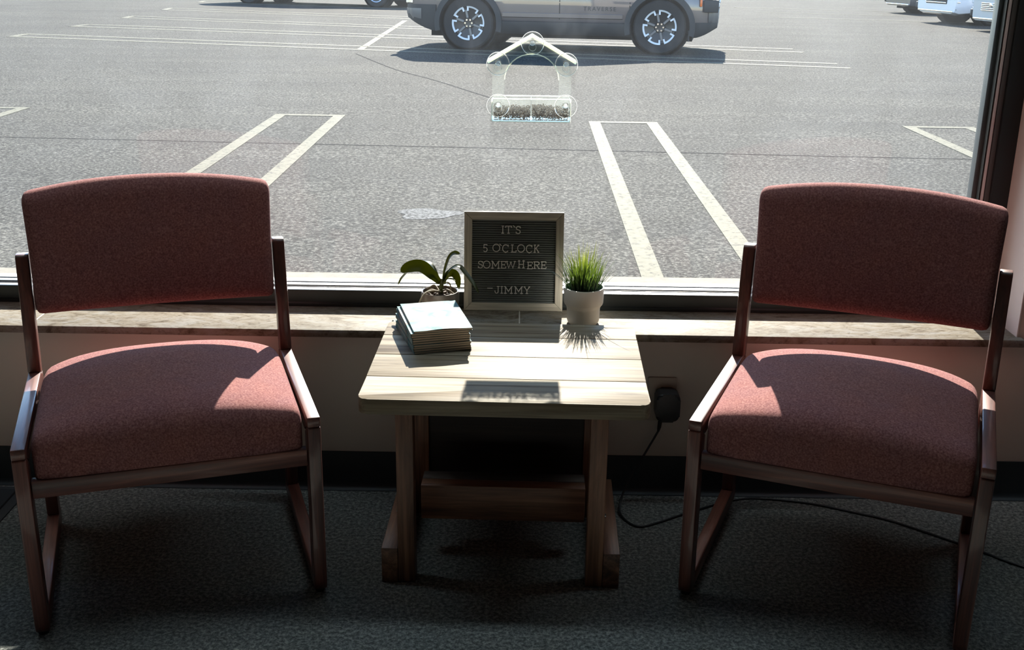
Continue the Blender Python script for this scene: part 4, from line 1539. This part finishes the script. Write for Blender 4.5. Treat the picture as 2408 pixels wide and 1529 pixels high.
# ------------------------------------------------------------------ magazines
def build_magazines():
    W_, D_ = 0.133, 0.205
    front_left = Vector((-0.234, -0.258))
    ang = R(15.6)
    ex = Vector((math.cos(ang), math.sin(ang)))
    ey = Vector((-math.sin(ang), math.cos(ang)))
    centre = front_left + ex * W_ / 2 + ey * D_ / 2
    N = 10
    th = 0.0049
    names = ['bottom', 'second from the bottom', 'third from the bottom', 'fourth from the bottom', 'fifth from the bottom', 'fifth from the top', 'fourth from the top', 'third from the top', 'second from the top']
    rnd = random.Random(11)
    for i in range(N):
        jx, jy = rnd.uniform(-0.0018, 0.0018), rnd.uniform(-0.0015, 0.0015)
        da = R(rnd.uniform(-0.6, 0.6)) + R(1.6 - 2.4 * (i / 9.0) ** 1.3)
        z = Z_TAB + 0.0004 + i * (th + 0.0005)
        if i == N - 1:
            jx, jy, da = 0.006, -0.002, R(-1.2)
        p = centre + ex * jx + ey * jy
        m = empty('magazine', (p.x, p.y, z), (0, 0, ang + da))
        if i == N - 1:
            lab = 'topmost magazine of the stack, pale watercolour flower cover in the sun'
        else:
            lab = 'magazine in the stack on the table, %s' % names[i]
        tag(m, lab, 'magazine', 'magazines stacked on the end table')
        hx, hy = W_ / 2, D_ / 2

        def wave(x, y, amt):
            return amt * (math.sin(x * 40 + i) * 0.5 + math.sin(y * 22 + i * 1.7))
        amt = 0.0 if i < N - 1 else 0.0006
        # page block
        bm = bmesh.new()
        box(bm, -hx + 0.0012, hx - 0.0012, -hy + 0.0008, hy - 0.0008, 0.0004, th - 0.0004)
        finish(bm, 'pages', 'magazine_pages', m)
        # folded cover: bottom, spine, top
        bm = bmesh.new()
        nx, ny = 10, 12
        cover_z = th - 0.0003
        lo = 0.0
        top, under = [], []
        for a in range(nx + 1):
            x = -hx + 2 * hx * a / nx
            rt, ru = [], []
            for b in range(ny + 1):
                y = -hy + 2 * hy * b / ny
                dz = 0.0
                if i == N - 1:
                    dz = 0.0010 + 0.0009 * math.sin(x * 45 + 0.6) * (1 if b < 4 else 0.5) + 0.0035 * max(0, (x / hx - 0.2)) ** 2 * 0.3 + 0.002 * max(0, -y / hy - 0.5) * math.sin(x * 50 + 2)
                    dz = max(0.0002, dz)
                rt.append(bm.verts.new((x, y, cover_z + 0.0003 + dz)))
                ru.append(bm.verts.new((x, y, cover_z + dz - (0 if i == N - 1 else 0.0))))
            top.append(rt)
            under.append(ru)
        for T in (top, under):
            for a in range(nx):
                for b in range(ny):
                    bm.faces.new((T[a][b], T[a + 1][b], T[a + 1][b + 1], T[a][b + 1]))
        for a in range(nx):
            for b in (0, ny):
                bm.faces.new((top[a][b], top[a + 1][b], under[a + 1][b], under[a][b]))
        for b in range(ny):
            for a in (0, nx):
                bm.faces.new((top[a][b], top[a][b + 1], under[a][b + 1], under[a][b]))
        finish(bm, 'front_cover', 'magazine_cover', m, 40)
        new_box('back_cover', 'magazine_cover', -hx, hx, -hy, hy, 0.0, 0.0003, m)
        new_box('spine', 'magazine_cover', -hx - 0.0004, -hx, -hy, hy, 0.0, th, m)


build_magazines()


# ------------------------------------------------------------------ window bird feeder (outside, on the glass)
def build_feeder():
    Y0 = 0.236            # back panel
    zf = 0.912            # underside
    f = empty('bird_feeder', (0.0255, Y0, zf))
    tag(f, 'clear acrylic house-shaped bird feeder with seed stuck on the window', 'bird feeder')
    # back panel: two posts and a gable around an arched opening
    ez, az = 0.1455, 0.205
    bm = bmesh.new()

    def panel_strip(pts_out, pts_in):
        a = [bm.verts.new((p[0], 0.0, p[1])) for p in pts_out]
        b = [bm.verts.new((p[0], 0.0, p[1])) for p in pts_in]
        a2 = [bm.verts.new((p[0], 0.003, p[1])) for p in pts_out]
        b2 = [bm.verts.new((p[0], 0.003, p[1])) for p in pts_in]
        for i in range(len(a) - 1):
            bm.faces.new((a[i], a[i + 1], b[i + 1], b[i]))
            bm.faces.new((a2[i], b2[i], b2[i + 1], a2[i + 1]))
            bm.faces.new((a[i], a2[i], a2[i + 1], a[i + 1]))
            bm.faces.new((b[i], b[i + 1], b2[i + 1], b2[i]))
        bm.faces.new((a[0], b[0], b2[0], a2[0]))
        bm.faces.new((a[-1], a2[-1], b2[-1], b[-1]))
    aw, sp, ow = 0.0675, 0.104, 0.0985
    inn = [(-aw, 0.056), (-aw, sp)] + [(aw * math.cos(R(t)), sp + 0.063 * math.sin(R(t))) for t in range(172, 0, -12)] + [(aw, sp), (aw, 0.056)]
    outp = []
    for x, z in inn:
        if abs(x) >= aw - 1e-6 and z <= sp + 1e-6:
            outp.append((math.copysign(ow, x), z))
        else:
            xo = x / aw * ow
            outp.append((xo, az - abs(xo) * (az - ez) / ow))
    panel_strip(outp, inn)
    finish(bm, 'back_panel', 'acrylic_panel', f, 30)
    bm = bmesh.new()
    tube(bm, [(p[0], 0.0015, p[1]) for p in inn[1:-1]], 0.0017, 6)
    finish(bm, 'arch_edge', 'acrylic_rim', f, 60)
    new_box('tray_back', 'acrylic_panel', -0.0965, 0.0965, 0.0, 0.003, 0.004, 0.0555, f)
    # roof planks
    sl = 0.58
    for s in (-1, 1):
        p1 = (s * 0.108, az + 0.001 - 0.108 * sl)
        q = [(0.0, az + 0.001), p1, (p1[0] + s * 0.0028, p1[1] + 0.0048), (0.0, az + 0.0068)]
        bm = bmesh.new()
        prism(bm, q, 1, -0.004, 0.066, 0.0004, 1)
        finish(bm, 'roof_plank', 'acrylic_roof', f, 30)
        bm = bmesh.new()
        prism(bm, q, 1, -0.007, -0.0042, 0.0004, 1)
        finish(bm, 'roof_edge', 'acrylic_rim', f, 30)
    # tray: floor, ends, front wall, divider, bright rims
    new_box('tray_floor', 'acrylic_panel', -0.098, 0.098, 0.0, 0.066, 0.0, 0.0035, f)
    for s in (-1, 1):
        xs = sorted((s * 0.0965, s * 0.0990))
        new_box('tray_end', 'acrylic_panel', xs[0], xs[1], 0.0032, 0.0628, 0.004, 0.052, f)
        xs = sorted((s * 0.0965, s * 0.1000))
        new_box('tray_rim', 'acrylic_rim', xs[0], xs[1], -0.003, 0.0, 0.0, 0.058, f, 0.0005)
    new_box('tray_rim', 'acrylic_rim', -0.0965, 0.0965, -0.003, -0.0002, -0.001, 0.0025, f, 0.0005)
    new_box('tray_front', 'acrylic_panel', -0.098, 0.098, 0.063, 0.066, 0.004, 0.055, f)
    new_box('tray_rim', 'acrylic_rim', -0.098, 0.098, 0.0625, 0.0665, 0.0552, 0.0578, f, 0.0005)
    new_box('tray_rim', 'acrylic_rim', -0.0965, 0.0965, 0.0002, 0.0028, 0.0556, 0.0580, f, 0.0005)
    new_box('tray_divider', 'acrylic_panel', -0.0012, 0.0012, 0.0032, 0.0622, 0.004, 0.054, f)
    # seed: uncountable
    rnd = random.Random(2)
    bm = bmesh.new()
    for i in range(3200):
        x = rnd.choice((-1, 1)) * rnd.uniform(0.003, 0.0945)
        y = rnd.uniform(0.0055, 0.0605)
        z = 0.006 + (0.030 + 0.004 * math.sin(x * 60) * math.sin(x * 23 + 1) + (0.006 if abs(x) > 0.078 else 0)) * rnd.random() - 0.0015
        s = rnd.uniform(0.0012, 0.0026)
        M = Matrix.Translation((x, y, z)) @ Matrix.Rotation(rnd.uniform(0, 3.1), 4, 'Z') @ Matrix.Rotation(rnd.uniform(-1.2, 1.2), 4, 'X') @ Matrix.Diagonal((s * 0.65, s * 1.3, s * 0.6, 1))
        vs = [bm.verts.new(M @ Vector(p)) for p in ((1, 0, 0), (-1, 0, 0), (0, 1, 0), (0, -1, 0), (0, 0, 1), (0, 0, -1))]
        for a in (0, 1):
            for b_ in (2, 3):
                for c_ in (4, 5):
                    bm.faces.new((vs[a], vs[b_], vs[c_]))
    tag(finish(bm, 'seed', 'bird_seed', f), 'brown bird seed mix filling the tray', kind='stuff')
    # five suction cups pressed against the glass
    for (x, z) in ((-0.0835, 0.145), (0.0845, 0.145), (0.0005, 0.195), (-0.0825, 0.043), (0.0855, 0.043)):
        M = Matrix.Translation((x, -0.0255, z)) @ Matrix.Rotation(R(-90), 4, 'X')
        bm = bmesh.new()
        lathe(bm, [(0.0275, 0.0), (0.026, 0.0035), (0.018, 0.008), (0.009, 0.0115), (0.0065, 0.014), (0.0065, 0.0245), (0, 0.0245)], 28, M)
        cup = finish(bm, 'suction_cup', 'suction_vinyl', f, 50)
        bm = bmesh.new()
        lathe(bm, [(0.0272, 0.0), (0.0285, 0.0), (0.0285, 0.0020), (0.0272, 0.0020)], 28, M, True)
        finish(bm, 'cup_rim', 'suction_rim', cup, 50)
        bm = bmesh.new()
        lathe(bm, [(0, 0.0), (0.0052, 0.0008), (0.0058, 0.004), (0.004, 0.008), (0, 0.009)], 16, M @ Matrix.Translation((0, 0, -0.0)))
        finish(bm, 'cup_knob', 'suction_rim', cup, 60)
        bm = bmesh.new()
        lathe(bm, [(0.0082, 0.006), (0.0096, 0.006), (0.0096, 0.0075), (0.0082, 0.0075)], 20, M @ Matrix.Translation((0, 0.010, 0.0)), True)
        finish(bm, 'cup_loop', 'suction_rim', cup, 60)


build_feeder()


# ------------------------------------------------------------------ outlet, adapter, cord, mat
def build_small():
    p = empty('wall_outlet', (0.362, 0, 0.262))
    tag(p, 'beige outlet cover plate on the wall behind the black adapter', 'outlet')
    bm = bmesh.new()
    prism(bm, rounded_rect(-0.036, 0.036, -0.058, 0.058, (0.004,) * 4, 4), 1, -0.006, -0.0005, 0.0015, 2)
    finish(bm, 'cover_plate', 'outlet_plate', p, 40)
    for z in (-0.02, 0.02):
        bm = bmesh.new()
        prism(bm, rounded_rect(-0.016, 0.016, z - 0.013, z + 0.013, (0.007,) * 4, 4), 1, -0.0075, -0.0062, 0)
        finish(bm, 'socket', 'outlet_plate', p, 40)
    a = empty('power_adapter', (0.373, -0.0085, 0.259))
    tag(a, 'black plug-in power adapter with a thin cord trailing across the carpet', 'adapter')
    bm = bmesh.new()
    prism(bm, rounded_rect(-0.0295, 0.0295, -0.037, 0.037, (0.016,) * 4, 6), 1, -0.050, 0.0, 0.007, 3)
    finish(bm, 'case', 'plastic_black', a, 40)
    bm = bmesh.new()
    tube(bm, [(-0.014, -0.024, -0.036), (-0.016, -0.024, -0.060), (-0.018, -0.024, -0.072)], [0.0055, 0.005, 0.003], 10)
    finish(bm, 'strain_relief', 'plastic_black', a, 60)
    # cord: drops from the adapter, loops on the carpet and runs to the right
    pts = [(0.355, -0.033, 0.188), (0.343, -0.036, 0.165), (0.318, -0.042, 0.118), (0.283, -0.062, 0.060), (0.262, -0.095, 0.018), (0.264, -0.140, 0.0045), (0.298, -0.187, 0.003), (0.350, -0.165, 0.003), (0.409, -0.126, 0.003), (0.492, -0.075, 0.003),
           (0.560, -0.040, 0.003), (0.622, -0.030, 0.003), (0.743, -0.052, 0.003), (0.840, -0.095, 0.003), (0.930, -0.141, 0.003), (1.042, -0.235, 0.003), (1.102, -0.289, 0.003), (1.165, -0.348, 0.003), (1.40, -0.52, 0.003), (1.75, -0.70, 0.003)]
    bm = bmesh.new()
    tube(bm, smooth_path(pts, 6), 0.0028, 8)
    cord = finish(bm, 'cord', 'plastic_black', a, 60)
    cord.location = -a.location
    # floor mat at the left
    m = empty('floor_mat', (-1.62, -0.40, 0))
    tag(m, 'black entrance mat with rubber border at the lower left by the wall', 'mat')
    bm = bmesh.new()
    box(bm, -0.36, 0.355, -0.33, 0.345, 0.001, 0.010, 0.002)
    finish(bm, 'pile', 'floor_mat_pile', m, 40)
    bm = bmesh.new()
    box(bm, -0.385, 0.380, -0.355, 0.370, 0.0, 0.004, 0.0012)
    finish(bm, 'rubber_border', 'floor_mat_rubber', m, 40)


build_small()
